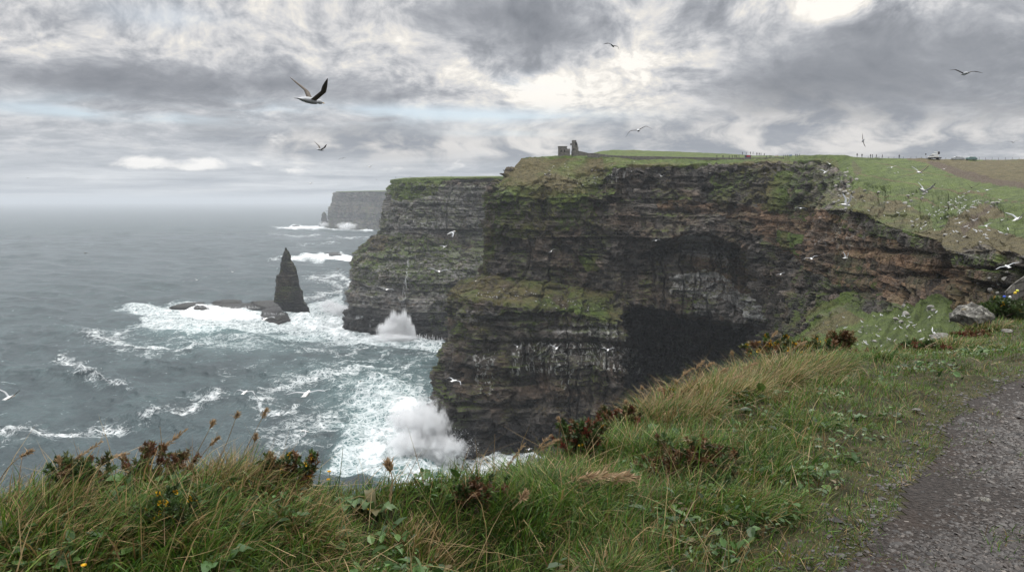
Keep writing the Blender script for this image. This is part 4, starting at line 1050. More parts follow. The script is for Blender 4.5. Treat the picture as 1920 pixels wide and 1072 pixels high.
for px, c, lab in [(1437, 'green', 'person in a green coat just right of the red kiosk'), (1443, 'dark', 'person in dark clothes in the knot of walkers past the wall end'), (1445.5, 'dark', 'person in dark clothes in the knot of walkers past the wall end'), (1449, 'white', 'person in a pale coat among dark-clothed walkers on the path'), (1454.5, 'red', 'person in a red jacket among walkers on the path'), (1458, 'red', 'second person in a red jacket, right of the first'), (1469, 'grey', 'person in grey on the path left of the blue coat'), (1473, 'dark', 'person in dark clothes on the path left of the blue coat'), (1477, 'dark', 'person in dark clothes on the path left of the blue coat'), (1481, 'blue', 'person in a bright blue coat on the headland path'), (1483.5, 'blue', 'second person in a blue coat close behind the first'), (1492, 'dark', 'person in dark clothes right of the blue coats'), (1495, 'dark', 'person in dark clothes right of the blue coats'), (1499, 'grey', 'last walker in grey before the bare rock of the crest')]:
    person(px, crest_at(px)[0] + .9, crest_at(px)[1] + 1, c, lab, G1, 1.75)
for px in (1607, 1616, 1632, 1635.5, 1643, 1654, 1686):
    person(px, crest_at(px)[0] + .6, crest_at(px)[1], 'dark', 'person in dark clothes standing on the skyline above the green slope', 'walkers on the green skyline', 1.7)
for px in (742, 769, 799, 802, 805, 846):
    person(px, 334.4 - (px - 742) * .012, 786, 'dark', 'tiny walker on the edge of the second cliff top', 'walkers on the second cliff', 1.8)

# --- kiosk
k = empty('kiosk', tuple(pix(1402, 297.4, crest_at(1402)[1] + 3)))
tag(k, 'small dark red kiosk with a navy lower band behind the stone wall', 'kiosk')
bm = bmesh.new(); box(bm, (0, 0, .75), (2.7, 1.6, 1.5)); to_obj('body', bm, plain('navy_panel', (.03, .03, .07), .5), k)
bm = bmesh.new(); box(bm, (.1, -.83, 1.15), (1.9, .06, .62)); to_obj('red_panel', bm, plain('red_panel', (.42, .05, .07), .5), k)
bm = bmesh.new(); box(bm, (0, 0, 1.56), (2.9, 1.8, .12)); to_obj('roof', bm, plain('dark_roof', (.05, .03, .04), .6), k)

# --- vehicles on the skyline
GLASS = plain('dark_glass', (.012, .016, .02), .08, .1, spec=.6); TYRE = plain('tyre', (.015, .015, .016), .8); RIM = plain('rim', (.35, .35, .36), .35, metal=.8); LAMP = plain('lamp', (.7, .68, .62), .15)
def car(px, wpx, paint_c, label, tall=1.55):
    Y = 318; L = wpx * Y / F
    b = pix(px, crest_at(px)[0] + 2.2, Y); t = empty('parked_car', tuple(b)); tag(t, label, 'car', 'cars parked on the skyline')
    pm = plain('car_paint', paint_c, .3, .06, spec=.5)
    prof = [(-.5, .30), (-.5, .72), (-.44, .82), (-.33, .86), (-.20, 1.0), (.26, 1.0), (.40, .70), (.485, .62), (.5, .34), (.44, .26), (-.44, .26)]
    bm = bmesh.new(); W2 = .85
    A = [bm.verts.new((x * L, -W2 * (1 if z < .8 else .86), z * tall)) for x, z in prof]; B = [bm.verts.new((x * L, W2 * (1 if z < .8 else .86), z * tall)) for x, z in prof]
    n = len(prof)
    for i in range(n): bm.faces.new((A[i], B[i], B[(i + 1) % n], A[(i + 1) % n]))
    bm.faces.new(A); bm.faces.new(B[::-1]); bmesh.ops.recalc_face_normals(bm, faces=bm.faces)
    to_obj('body', bm, pm, t, .04)
    bm = bmesh.new(); box(bm, (.02 * L, 0, .86 * tall), (.60 * L, 1.62, .17 * tall), 0, .9); to_obj('windows', bm, GLASS, t, .02)
    bm = bmesh.new(); box(bm, (.02 * L, 0, .99 * tall), (.46 * L, 1.36, .06)); to_obj('roof', bm, pm, t, .015)
    for sx in (-.31, .31):
        for sy in (-1, 1):
            bm = bmesh.new(); cyl(bm, (sx * L, sy * .72, .32), (sx * L, sy * .90, .32), .32, n=18); wh = to_obj('wheel', bm, TYRE, t)
            bm = bmesh.new(); cyl(bm, (sx * L, sy * .88, .32), (sx * L, sy * .915, .32), .19, n=14); to_obj('rim', bm, RIM, wh)
    for sy in (-.62, .62):
        bm = bmesh.new(); box(bm, (.492 * L, sy, .56 * tall), (.06, .3, .14)); to_obj('headlight', bm, LAMP, t)
car(1796, 22, (.30, .32, .33), 'silver estate car parked on the skyline, left of the dark green one')
car(1821.5, 18, (.10, .17, .16), 'dark green car parked on the skyline right of the silver one', 1.5)
def truck():
    Y = 318; b = pix(1752, crest_at(1752)[0] + 1.4, Y); t = empty('work_truck', tuple(b)); tag(t, 'white work truck with a folded lifting arm parked on the skyline', 'truck')
    wp = plain('white_paint', (.62, .62, .60), .4, .06); dk = plain('dark_steel', (.03, .03, .032), .5)
    bm = bmesh.new(); box(bm, (0, 0, .72), (4.6, 1.8, .42)); to_obj('chassis', bm, dk, t, .03)
    bm = bmesh.new(); box(bm, (-1.4, 0, 1.15), (1.8, 1.8, .55), 0, .95); box(bm, (.2, 0, 1.25), (1.9, 1.8, .6)); to_obj('body', bm, wp, t, .05)
    bm = bmesh.new(); box(bm, (.1, 0, 1.95), (2.2, 1.6, .30)); box(bm, (-.2, 0, 2.25), (1.5, .35, .28)); box(bm, (1.05, 0, 2.55), (.28, .35, 1.1)); box(bm, (.6, 0, 3.0), (1.7, .3, .26)); to_obj('lifting_arm', bm, wp, t, .02)
    bm = bmesh.new(); box(bm, (1.45, 0, 2.65), (.75, .7, 1.0)); to_obj('bucket', bm, dk, t, .03)
    bm = bmesh.new(); box(bm, (-1.2, 0, 1.55), (1.1, 1.6, .34), 0, .85); to_obj('cab_window', bm, GLASS, t, .02)
    for sx in (-1.5, 1.45):
        for sy in (-1, 1):
            bm = bmesh.new(); cyl(bm, (sx, sy * .72, .42), (sx, sy * .95, .42), .42, n=18); wh = to_obj('wheel', bm, TYRE, t)
            bm = bmesh.new(); cyl(bm, (sx, sy * .94, .42), (sx, sy * .97, .42), .22, n=14); to_obj('rim', bm, RIM, wh)
truck()
WOOD = plain('weathered_wood', (.06, .052, .045), .9)
t = empty('sign_post', tuple(pix(1735.4, crest_at(1735)[0] + .8, 319))); tag(t, 'thin pale post with a black head left of the white truck', 'post')
bm = bmesh.new(); cyl(bm, (0, 0, -.3), (0, 0, 1.7), .07, n=8); to_obj('pole', bm, plain('pale_pole', (.4, .4, .39), .6), t)
bm = bmesh.new(); box(bm, (0, 0, 1.95), (.42, .15, .55)); to_obj('head', bm, M_DARK, t, .04)
def fence(xs, label, hgt, off=0.0):
    P = [pix(x, crest_at(min(x, 1990))[0] + .7, 319 + off) for x in xs]
    t = empty('wire_fence', tuple(P[0])); tag(t, label, 'fence')
    for i, p in enumerate(P):
        q = Vector(p) - Vector(P[0]); bm = bmesh.new(); h = hgt * random.uniform(.85, 1.15)
        cyl(bm, q + Vector((0, 0, -.4)), q + Vector((random.uniform(-.08, .08), 0, h)), .06, .05, 7); to_obj('post', bm, WOOD, t)
    bm = bmesh.new()
    for a, b in zip(P[:-1], P[1:]):
        for z in (.45, .95): cyl(bm, Vector(a) - Vector(P[0]) + Vector((0, 0, z * hgt)), Vector(b) - Vector(P[0]) + Vector((0, 0, z * hgt)), .022, n=4)
    to_obj('wire', bm, plain('fence_wire', (.25, .25, .25), .5), t)
fence([1708, 1718, 1728, 1737, 1748, 1760, 1773, 1786, 1800, 1812, 1824, 1836, 1848, 1860, 1872, 1885, 1898, 1911, 1924, 1937], 'post and wire fence along the brown field on the right skyline', 1.0)
fence([1628, 1648, 1666, 1676, 1694], 'low post fence along the skyline above the bright green slope', .75, 4)

# ------------------------------------------------------------------ loose rocks and boulders
def boulder_mesh(name, seed, sub=3, rough=.25, flat=.75):
    bm = bmesh.new(); bmesh.ops.create_icosphere(bm, subdivisions=sub, radius=1.0)
    P = np.array([v.co[:] for v in bm.verts])
    r = np.random.default_rng(seed); Q = P.copy()
    for _ in range(11):                        # planar breaks
        n = r.normal(size=3); n /= np.linalg.norm(n); dd = r.uniform(.55, .9)
        k_ = np.maximum(0, Q @ n - dd); Q -= k_[:, None] * n * .92
    Q *= (1 + rough * .35 * fbm(P[:, 0] * 2.2 + seed, P[:, 1] * 2.2, P[:, 2] * 2.2, 3, seed))[:, None]
    Q[:, 2] *= flat
    for v, q in zip(bm.verts, Q): v.co = q
    me_ = bpy.data.meshes.new(name); bm.to_mesh(me_); bm.free(); return me_
def rock_mat(name, a, b, lich=(.42, .41, .36)):
    m, g, out = new_mat(name)
    tc = g.n.new('ShaderNodeTexCoord').outputs['Object']
    n = g.noise(tc, 1.6, 7, .68); n2 = g.noise(tc, 5.0, 6, .7)
    c = g.mix(g.step(g.add(g.mul(n, .6), g.mul(n2, .4)), .36, .64), a, b)
    c = g.mix(g.mul(g.step(g.noise(tc, 3.1, 6, .65), .57, .64), .8), c, lich)
    c = g.mix(g.mul(g.step(g.noise(tc, 2.3, 5, .6), .60, .66), .6), c, (.16, .12, .045))
    finish(g, out, c, .92, g.bump(g.add(n, g.mul(n2, .7)), .6, .25))
    return m
M_PALE = rock_mat('pale_limestone', (.13, .125, .115), (.36, .35, .32)); M_GREY = rock_mat('grey_boulder', (.07, .068, .06), (.25, .24, .215))
BM = [boulder_mesh('boulder', 50 + i) for i in range(5)]
for m_ in BM: m_.materials.append(M_PALE)
def rock(px, py, wpx, label, group, cat='rock', seed=0, sink=.25):
    p = on_cliff(px, py); s_ = wpx * p[1] / F / 2
    r = random.Random(int(px * 7 + py * 13) + seed); o = link('boulder' if wpx > 5 else 'stone', BM[r.randrange(5)])
    o.location = (p[0], p[1], p[2] + s_ * (.5 - sink)); o.scale = (s_, s_ * r.uniform(.7, 1.1), s_ * r.uniform(.65, 1.1)); o.rotation_euler = (r.uniform(-.4, .4), r.uniform(-.4, .4), r.uniform(0, 6.28))
    return tag(o, label, cat, group)
rr = random.Random(12)
for i in range(46):
    f = rr.random(); px = 1562 + 50 * rr.random() - 14 * f * (f > .6); py = 312 + 92 * f
    px = 1560 + 34 * f * 0 + rr.gauss(30 - 8 * f, 11); rock(px, py, rr.choice((3, 4, 4, 5, 6, 8, 9)), 'pale boulder in the rock pile spilling down the gully at the slope edge', 'boulders in the gully')
for px, py, w_ in [(1584, 362, 12), (1578, 342, 9), (1568, 350, 8), (1590, 352, 7), (1586, 392, 9), (1572, 378, 8), (1598, 372, 8)]:
    rock(px, py, w_, 'large pale boulder in the rock pile spilling down the gully at the slope edge', 'boulders in the gully')
for px, py, w_ in [(1702, 368, 9), (1708, 377, 8), (1697, 381, 9), (1712, 366, 6), (1704, 388, 7), (1733, 365, 8), (1730, 373, 7), (1648, 362, 8), (1622, 358, 8), (1772, 443, 12), (1838, 455, 8), (1886, 441, 8), (1851, 380, 10), (1862, 384, 9), (1872, 382, 8), (1840, 378, 6), (1858, 388, 6), (1601, 397, 7), (1620, 378, 5), (1735, 418, 7), (1712, 424, 6)]:
    rock(px, py, w_, 'grey boulder lying on the grassy slope among the resting gulls', 'boulders on the green slope')
for px, py, w_ in [(1848, 540, 14), (1858, 546, 13), (1874, 532, 16), (1884, 524, 12), (1846, 520, 7), (1855, 522, 7), (1866, 520, 6), (1876, 498, 13), (1843, 526, 8), (1868, 550, 10), (1888, 512, 8), (1862, 538, 9), (1835, 532, 9)]:
    rock(px, py, w_, 'tumbled grey block below the near rock nose beside the slope', 'fallen blocks under the near crag')
for i in range(64):
    px = rr.uniform(1530, 1800); py = rr.uniform(600, 690) + (1800 - px) * .02
    if py < 580 + abs(px - 1650) * .10: py += 26
    rock(px, py, rr.choice((3, 3, 4, 4, 5, 6)), 'small white stone scattered on the steep green bank above the cove', 'white stones on the steep bank')
for px, py, w_ in [(1650, 672, 16), (1668, 660, 9), (1640, 640, 10), (1676, 600, 14), (1690, 606, 12), (1745, 578, 16), (1752, 584, 10), (1695, 575, 12), (1698, 590, 16)]:
    rock(px, py, w_, 'larger grey rock breaking through the turf of the steep bank', 'rocks on the steep bank')
# ------------------------------------------------------------------ gulls
M_WHITE = plain('white_feather', (.60, .60, .59), .75, .06, 20); M_MANTLE = plain('grey_feather', (.34, .355, .37), .75, .1, 20)
M_TIP = plain('black_feather', (.02, .02, .022), .7, .2, 20); M_BILL = plain('yellow_bill', (.55, .30, .03), .5, .1); M_LEG = plain('pink_leg', (.45, .25, .2), .6, .1)
M_BROWN = plain('brown_or_shaded_feather', (.09, .075, .06), .8, .35, 30)  # brown plumage; on the sky gulls it paints the backlit shade
def gull_mesh(name, a1, a2, sweep=.10, dark=False, asym=0.0):
    """one continuous bird: x forward, wings along y; a1, a2 = lift of inner and outer wing in degrees"""
    V, Fc, Mi = [], [], []
    prof = [(-.30, .004, .085), (-.24, .014, .06), (-.16, .042, .058), (-.06, .058, .062), (.05, .060, .062), (.13, .048, .052), (.18, .040, .040), (.225, .042, .040), (.26, .030, .028), (.285, .012, .010), (.335, .004, .004)]
    n = 10
    for x, rz, ry in prof:
        zc = .015 * math.sin((x + .3) * 5) + (.02 if x > .17 else 0)
        for i in range(n):
            t = 2 * math.pi * i / n; V.append((x, ry * math.cos(t), zc + rz * math.sin(t)))
    for k_ in range(len(prof) - 1):
        for i in range(n):
            Fc.append((k_ * n + i, k_ * n + (i + 1) % n, (k_ + 1) * n + (i + 1) % n, (k_ + 1) * n + i)); Mi.append(3 if k_ >= 9 else (1 if dark == 2 else (4 if dark else 0)))
    for sgn in (-1, 1):
        o = len(V); S = 13; pos_ = np.array([.06, sgn * .045, .03]); b1, b2 = a1 + asym * sgn, a2 + asym * sgn
        for k_ in range(S):
            f = k_ / (S - 1); lift = R(b1) if f < .38 else R(b1 + (b2 - b1) * min(1, (f - .38) / .3))
            if k_: pos_ = pos_ + np.array([(.05 if f < .42 else -sweep * 1.5) / (S - 1) * 2.2, sgn * math.cos(lift) * .62 / (S - 1), math.sin(lift) * .62 / (S - 1)])
            ch = .135 * (1 - .25 * f) * (1 - max(0, (f - .55) / .45) ** 1.8 * .88); th_ = .016 * (1 - f) + .003
            for u, zt in ((.35, 0), (0.1, th_), (-.25, th_ * .8), (-.65, 0), (-.25, -th_ * .5), (.1, -th_ * .6)):
                up = np.array([0, -sgn * math.sin(lift), math.cos(lift)]); V.append(tuple(pos_ + np.array([u * ch, 0, 0]) + up * zt))
        for k_ in range(S - 1):
            f = (k_ + .5) / (S - 1)
            for i in range(6):
                q = (o + k_ * 6 + i, o + k_ * 6 + (i + 1) % 6, o + (k_ + 1) * 6 + (i + 1) % 6, o + (k_ + 1) * 6 + i)
                Fc.append(q if sgn > 0 else q[::-1]); Mi.append(4 if dark else (2 if f > .80 else (1 if i < 3 else 0)))
        Fc.append(tuple(o + (S - 1) * 6 + i for i in (0, 1, 2, 3))); Mi.append(2)
    me_ = bpy.data.meshes.new(name); me_.from_pydata([tuple(map(float, v)) for v in V], [], Fc)
    for m_ in (M_WHITE, M_MANTLE, M_TIP, M_BILL, M_BROWN): me_.materials.append(m_)
    for p, i in zip(me_.polygons, Mi): p.material_index = i; p.use_smooth = True
    me_.update(); return me_
GP = {'V': gull_mesh('gull', 40, 34), 'M': gull_mesh('gull', 24, -14), 'flat': gull_mesh('gull', 8, -4), 'arch': gull_mesh('gull', 14, -44), 'down': gull_mesh('gull', -22, -48), 'up': gull_mesh('gull', 68, 62), 'tilt': gull_mesh('gull', 22, 8, .10, False, 12), 'darkV': gull_mesh('gull', 40, 34, .1, True), 'darkM': gull_mesh('gull', 24, -16, .1, True), 'sV': gull_mesh('gull', 40, 34, .1, 2), 'sM': gull_mesh('gull', 24, -14, .1, 2), 'sarch': gull_mesh('gull', 14, -44, .1, 2), 'sflat': gull_mesh('gull', 8, -4, .1, 2)}
# px, py, wing span in photo pixels, pose, heading deg (0 right, 90 away, -90 towards), roll, label
FLY = [
 (581, 190, 98, 'V', 52, 8, 'large grey gull with wings raised in a V, biggest bird in the sky'),
 (600, 281, 32, 'V', 55, 14, 'gull with steeply raised wings just below the biggest bird in the sky'),
 (642, 297, 14, 'arch', 70, -10, 'small dark gull with bent wings in the sky left of the second cliff top'),
 (693, 313, 22, 'M', 80, -8, 'gull gliding on bent wings right of three gulls above the second cliff'),
 (582, 344, 20, 'M', 85, -6, 'small gull skimming low above the horizon left of the distant headland'),
 (1148, 86, 30, 'arch', 60, 26, 'dark gull with drooped wings high in the bright cloud, topmost of all birds'),
 (1197, 245, 48, 'arch', 75, -16, 'gull with long drooping wings in the sky just above the ruined tower'),
 (1809, 139, 58, 'M', 84, 6, 'large gull gliding on M-shaped wings under the grey cloud at upper right'),
 (1618, 264, 27, 'flat', 70, 84, 'gull banking steeply with one wing up over the green skyline'),
 (1900, 267, 20, 'M', 80, -4, 'small gull low in the sky above the fence at far right'),
 (1724, 324, 28, 'V', 40, 4, 'white gull with raised wings over the green slope below the white truck'),
 (1585, 385, 40, 'up', 20, 10, 'white gull with wings straight up in front of the boulder gully'),
 (1731, 358, 30, 'V', 20, 24, 'white gull with tilted raised wings above the boulders on the slope'),
 (1850, 357, 28, 'M', 75, 6, 'white gull on bent wings over the bright grass at right'),
 (1822, 352, 22, 'darkV', 60, 10, 'dark brown gull with raised wings over the bright grass'),
 (1501, 391, 24, 'arch', 80, 4, 'white gull with drooped wings before the brown rock under the crest'),
 (1521, 485, 30, 'M', 80, -14, 'white gull gliding before the ochre beds of the near wall'),
 (1585, 484, 22, 'up', 30, 4, 'white gull with wings up before the ochre beds of the near wall'),
 (1464, 514, 18, 'flat', 60, -22, 'white gull before the grey pillar right of the cave'),
 (1230, 451, 16, 'arch', 75, -14, 'white gull crossing the dark rock above the cave'),
 (1240, 331, 13, 'V', 50, 6, 'tiny white gull against the rock right below the long wall'),
 (1331, 325, 12, 'flat', 80, 4, 'tiny white gull with level wings high on the dark upper face'),
 (1034, 471, 18, 'flat', 70, -38, 'white gull slanting across the upper face of the headland'),
 (1140, 656, 28, 'tilt', 80, -12, 'white gull at the right edge of the bastion beside the cave'),
 (1044, 653, 28, 'V', 75, -12, 'white gull with long wings in the middle of the lower rock face'),
 (970, 650, 16, 'V', 80, 0, 'white gull left of the long-winged one on the lower rock face'),
 (851, 714, 36, 'arch', 62, 14, 'gull with arched wings before the left edge of the lower rock face'),
 (846, 437, 20, 'down', 10, -20, 'white gull with folded wings before the shoulder of the second cliff'),
 (834, 463, 20, 'tilt', 50, -26, 'white gull below the folded-winged one before the second cliff'),
 (823, 510, 50, 'M', -85, 4, 'large gull flying towards us on M-shaped wings before the second cliff'),
 (726, 543, 32, 'flat', 82, 6, 'white gull gliding level above the bursts of spray'),
 (892, 527, 14, 'flat', 80, 4, 'small white gull at the left end of the turf ledge'),
 (992, 842, 18, 'flat', 70, -16, 'small white gull low over the water at the foot of the headland'),
 (459, 736, 46, 'arch', 86, 4, 'white gull with drooped wings over the grey sea, left of the level one'),
 (575, 739, 90, 'flat', 86, -6, 'large white gull on level outstretched wings over the foam streaks'),
 (17, 746, 54, 'V', 84, 4, 'white gull with raised wings at the left edge over the sea'),
 (571, 808, 18, 'down', 20, 20, 'white gull folding its wings over the lacy foam'),
 (160, 475, 14, 'darkM', 70, 0, 'small dark gull far out over the open sea at left'),
 (1908, 411, 32, 'V', 25, -14, 'white gull with raised wings over the slope at the right edge'),
 (1889, 500, 48, 'flat', 78, -20, 'white gull with long level wings before the near rock nose'),
 (1799, 418, 20, 'flat', 70, -18, 'white gull slanting low over the gull colony on the slope'),
 (1849, 424, 24, 'tilt', 75, -28, 'white gull slanting over the brown turf above the near rock nose'),
 (1548, 323, 18, 'V', 35, -18, 'white gull before the rock just left of the boulder gully'),
 (1556, 308, 12, 'V', 40, 0, 'small white gull high beside the top of the boulder gully'),
 (1672, 314, 20, 'flat', 60, -14, 'white gull low over the upper green slope'),
 (1664, 380, 16, 'arch', 85, 4, 'white gull with arched wings on the middle of the green slope'),
 (497, 599, 48, 'M', 84, 0, 'gull on M-shaped wings over the foam in front of the reef'),
 (676, 715, 16, 'darkM', 80, 6, 'small brown gull over the foam near the headland'),
 (423, 649, 8, 'V', 70, 0, 'tiny gull low over the water left of the foam'),
 (634, 505, 10, 'darkV', 60, 0, 'small dark gull between the pinnacle and the second cliff'),
 (580, 535, 8, 'darkM', 60, 0, 'tiny dark gull just right of the pinnacle'),
 (436, 510, 10, 'V', 70, 0, 'tiny gull low over the sea left of the pinnacle'),
 (52, 334, 6, 'darkM', 80, 0, 'speck of a gull far out above the horizon at left'),
 (369, 525, 10, 'V', 70, 0, 'tiny gull skimming the swell in the middle of the open sea'),
 (745, 309, 9, 'M', 80, 4, 'faint small gull in the cloud above the second cliff corner'),
 (706, 337, 6, 'darkM', 70, 0, 'speck of a gull beside the second cliff corner'),
 (773, 381, 10, 'flat', 80, -8, 'small white gull before the upper face of the second cliff'),
 (698, 406, 9, 'flat', 80, 0, 'small white gull before the distant headland'),
 (612, 396, 6, 'darkM', 70, 0, 'speck of a dark gull above the far small pinnacle'),
 (1770, 317, 12, 'flat', 80, -16, 'small white gull below the brown bank on the right'),
]
for px, py, span, pose, hd, roll, lab in FLY:
    sh_ = abs(math.sin(R(hd)))
    wsp = {'V': 1.08, 'darkV': 1.08, 'M': 1.2, 'darkM': 1.2, 'flat': 1.28, 'arch': 1.08, 'up': .5, 'down': .85, 'tilt': 1.2}[pose]
    Y = F / span * 1.04 * (.92 if pose == 'up' else math.hypot(wsp * sh_, .62 * math.cos(R(hd))))
    if py < 300 and pose in ('V', 'M', 'arch', 'flat'): pose = 's' + pose  # birds against the sky: backlit shade painted as darker feathers
    o = link('gull', GP[pose]); o.location = tuple(pix(px, py, Y))
    o.rotation_mode = 'QUATERNION'
    o.rotation_quaternion = (Matrix.Rotation(R(roll), 3, 'Y') @ Matrix.Rotation(R(hd), 3, 'Z')).to_quaternion()
    tag(o, lab, 'gull', 'gulls in flight')
# resting gulls
def sitting_mesh():
    V, Fc, Mi = [], [], []; n = 8
    prof = [(-.30, .06, .012, .012), (-.20, .09, .045, .04), (-.05, .13, .085, .075), (.08, .15, .08, .075), (.16, .20, .045, .045), (.20, .27, .038, .038), (.24, .30, .036, .036), (.28, .29, .022, .02), (.34, .275, .004, .004)]
    for x, z, rz, ry in prof:
        for i in range(n):
            t = 2 * math.pi * i / n; V.append((x, ry * math.cos(t), z + rz * math.sin(t)))
    for k_ in range(len(prof) - 1):
        for i in range(n):
            Fc.append((k_ * n + i, k_ * n + (i + 1) % n, (k_ + 1) * n + (i + 1) % n, (k_ + 1) * n + i)); Mi.append(3 if k_ >= 7 else (1 if (k_ < 4 and i in (1, 2)) else 0))
    for s_ in (-.03, .03):
        o = len(V)
        for z in (.08, 0.0):
            for a, b in ((-.008, -.008), (.008, -.008), (.008, .008), (-.008, .008)): V.append((.0 + a, s_ + b, z))
        for i in range(4): Fc.append((o + i, o + (i + 1) % 4, o + 4 + (i + 1) % 4, o + 4 + i)); Mi.append(4)
    me_ = bpy.data.meshes.new('resting_gull'); me_.from_pydata(V, [], Fc)
    for m_ in (M_WHITE, M_MANTLE, M_TIP, M_BILL, M_LEG): me_.materials.append(m_)
    for p, i in zip(me_.polygons, Mi): p.material_index = i; p.use_smooth = True
    return me_
SIT = sitting_mesh()
def resting(px, py, label, group, big=1.0, X=None, Y=None, PP=None):
    p = on_cliff(px, py, 3.0, X, Y, PP); o = link('resting_gull', SIT); o.location = (p[0], p[1], p[2] + .02)
    r = random.Random(int(px * 31 + py * 17)); o.rotation_euler = (0, 0, r.uniform(0, 6.28)); k_ = big * r.uniform(1.0, 1.35); o.scale = (k_, k_, k_); tag(o, label, 'gull', group)
rr = random.Random(21)
def scatter(poly, n, label, group, big=1.0, **kw):
    xs = [p[0] for p in poly]; ys = [p[1] for p in poly]; c = 0
    while c < n:
        x, y = rr.uniform(min(xs), max(xs)), rr.uniform(min(ys), max(ys))
        if inpoly(np.array([x]), np.array([y]), poly)[0]: resting(x, y, label, group, big, **kw); c += 1
scatter([(1735, 395), (1790, 370), (1830, 372), (1850, 382), (1800, 405), (1760, 412), (1738, 408)], 62, 'white gull resting in the dense colony on the green slope', 'gulls resting on the green slope', 1.0)
scatter([(1600, 370), (1700, 392), (1740, 420), (1860, 400), (1910, 440), (1800, 458), (1720, 430), (1620, 400)], 40, 'white gull resting scattered along the brown edge of the slope', 'gulls resting along the slope edge', 1.1)
scatter([(1620, 305), (1880, 355), (1915, 400), (1760, 370), (1640, 330)], 14, 'lone white gull resting on the smooth bright grass', 'gulls resting on the bright grass', 1.0)
scatter([(900, 545), (960, 540), (1060, 560), (1130, 568), (1140, 590), (1060, 580), (960, 566), (890, 556)], 46, 'white gull resting on the turf ledge half way up the headland', 'gulls resting on the turf ledge', 1.5)
scatter([(1110, 300), (1190, 302), (1185, 325), (1130, 345), (1090, 352), (1000, 330), (1010, 305)], 26, 'white gull resting on the steep turf below the tower and wall', 'gulls resting below the tower', 1.4)
scatter([(1530, 610), (1600, 590), (1680, 585), (1760, 560), (1760, 640), (1680, 690), (1560, 690)], 70, 'white gull standing on the steep green bank above the cove', 'gulls standing on the steep bank', 1.1)
scatter([(760, 445), (860, 450), (850, 480), (700, 490), (690, 455)], 20, 'speck of a white gull resting on the green band of the second cliff', 'gulls resting on the second cliff', 1.7, X=X2, Y=Y2, PP=P2d)
# ------------------------------------------------------------------ the near bank, the path and its verge
CR = [(-500, 1030, 3.0), (-200, 1025, 3.0), (0, 1000, 3.1), (200, 968, 3.3), (350, 955, 3.4), (500, 958, 3.5), (700, 968, 3.6), (850, 958, 3.8), (950, 938, 4.0), (1050, 898, 4.6), (1130, 846, 5.1), (1200, 810, 5.8), (1300, 762, 7.0), (1400, 722, 8.5), (1480, 699, 9.8), (1550, 692, 11), (1620, 690, 12.5), (1700, 672, 15), (1800, 632, 19), (1880, 596, 23), (1960, 574, 27), (2100, 562, 33)]
crest_pts = np.array([pix(*c) for c in CR])
def flat_at(px, py, z0=1.6, sl=.022):
    t_ = math.tan(math.atan((py - 536) / F) + TH); Y = z0 / (t_ - sl); return pix(px, py, Y)
PE = [(1490, 1130), (1585, 1080), (1660, 1040), (1712, 975), (1746, 900), (1768, 838), (1788, 798), (1824, 756), (1874, 724), (1936, 692), (2022, 664)]
path_edge = np.array([flat_at(*p) for p in PE])
ctl = [p for p in crest_pts] + [p for p in path_edge] + [flat_at(1900, 1000), flat_at(1900, 850), flat_at(2100, 760), flat_at(1200, 1072, 1.6), flat_at(800, 1072, 1.58), flat_at(300, 1072, 1.56), flat_at(1500, 850, 1.6), flat_at(1650, 740, 1.62)]
ctl += [np.array(p) for p in [(0, 0, H - 1.6), (-5, 0, H - 1.7), (6, -4, H - 1.55), (-6, -8, H - 1.5), (12, 8, H - 1.9), (18, 16, H - 2.6), (30, 20, H - 2.4), (60, 10, H - 1.5), (60, 45, H - 3.0), (45, 50, H - 4.0), (60, 64, H - 4.5), (20, -15, H - 1.2), (-30, -15, H - 2)]]
ctl = np.array(ctl)
def tps_fit(P):
    n = len(P); d = np.linalg.norm(P[:, None, :2] - P[None, :, :2], axis=-1); K = d ** 2 * np.log(d + 1e-9) + np.eye(n) * .02
    A = np.zeros((n + 3, n + 3)); A[:n, :n] = K; A[:n, n] = 1; A[:n, n + 1:] = P[:, :2]; A[n, :n] = 1; A[n + 1:, :n] = P[:, :2].T
    return np.linalg.solve(A, np.concatenate([P[:, 2] - H, [0, 0, 0]]))
TPS = tps_fit(ctl)
def tps(x, y):
    sh = x.shape; x = x.ravel(); y = y.ravel(); out = np.zeros(x.size); n = len(ctl)
    for a in range(0, x.size, 40000):
        xs, ys = x[a:a + 40000], y[a:a + 40000]; d = np.hypot(xs[:, None] - ctl[None, :, 0], ys[:, None] - ctl[None, :, 1])
        out[a:a + 40000] = (d ** 2 * np.log(d + 1e-9)) @ TPS[:n] + TPS[n] + TPS[n + 1] * xs + TPS[n + 2] * ys
    return out.reshape(sh) + H
EDGE = [(-60, -14), (-14, 1.0)] + [tuple(p[:2]) for p in crest_pts[1:]] + [(34, 44), (48, 56), (62, 70)]
EDGE = [tuple(map(float, e)) for e in EDGE]
LAND = EDGE + [(90, 70), (90, -40), (-60, -40)]
def edge_sd(x, y):
    """signed distance from the brink, + inland"""
    d = segdist(x, y, EDGE); return np.where(inpoly(x, y, LAND), d, -d)
PPOLY = [tuple(map(float, p[:2])) for p in path_edge] + [(9, 11), (14, 13), (20, 12), (20, -6), (.5, -6), (.7, 2.2)]
def path_sd(x, y):
    j = .10 * fbm(x / .5, y / .5, 0, 3, 501) + .12 * fbm(x / 1.6, y / 1.6, 0, 2, 502)
    d = segdist(x, y, PPOLY + [PPOLY[0]]); return np.where(inpoly(x, y, PPOLY), d, -d) + j
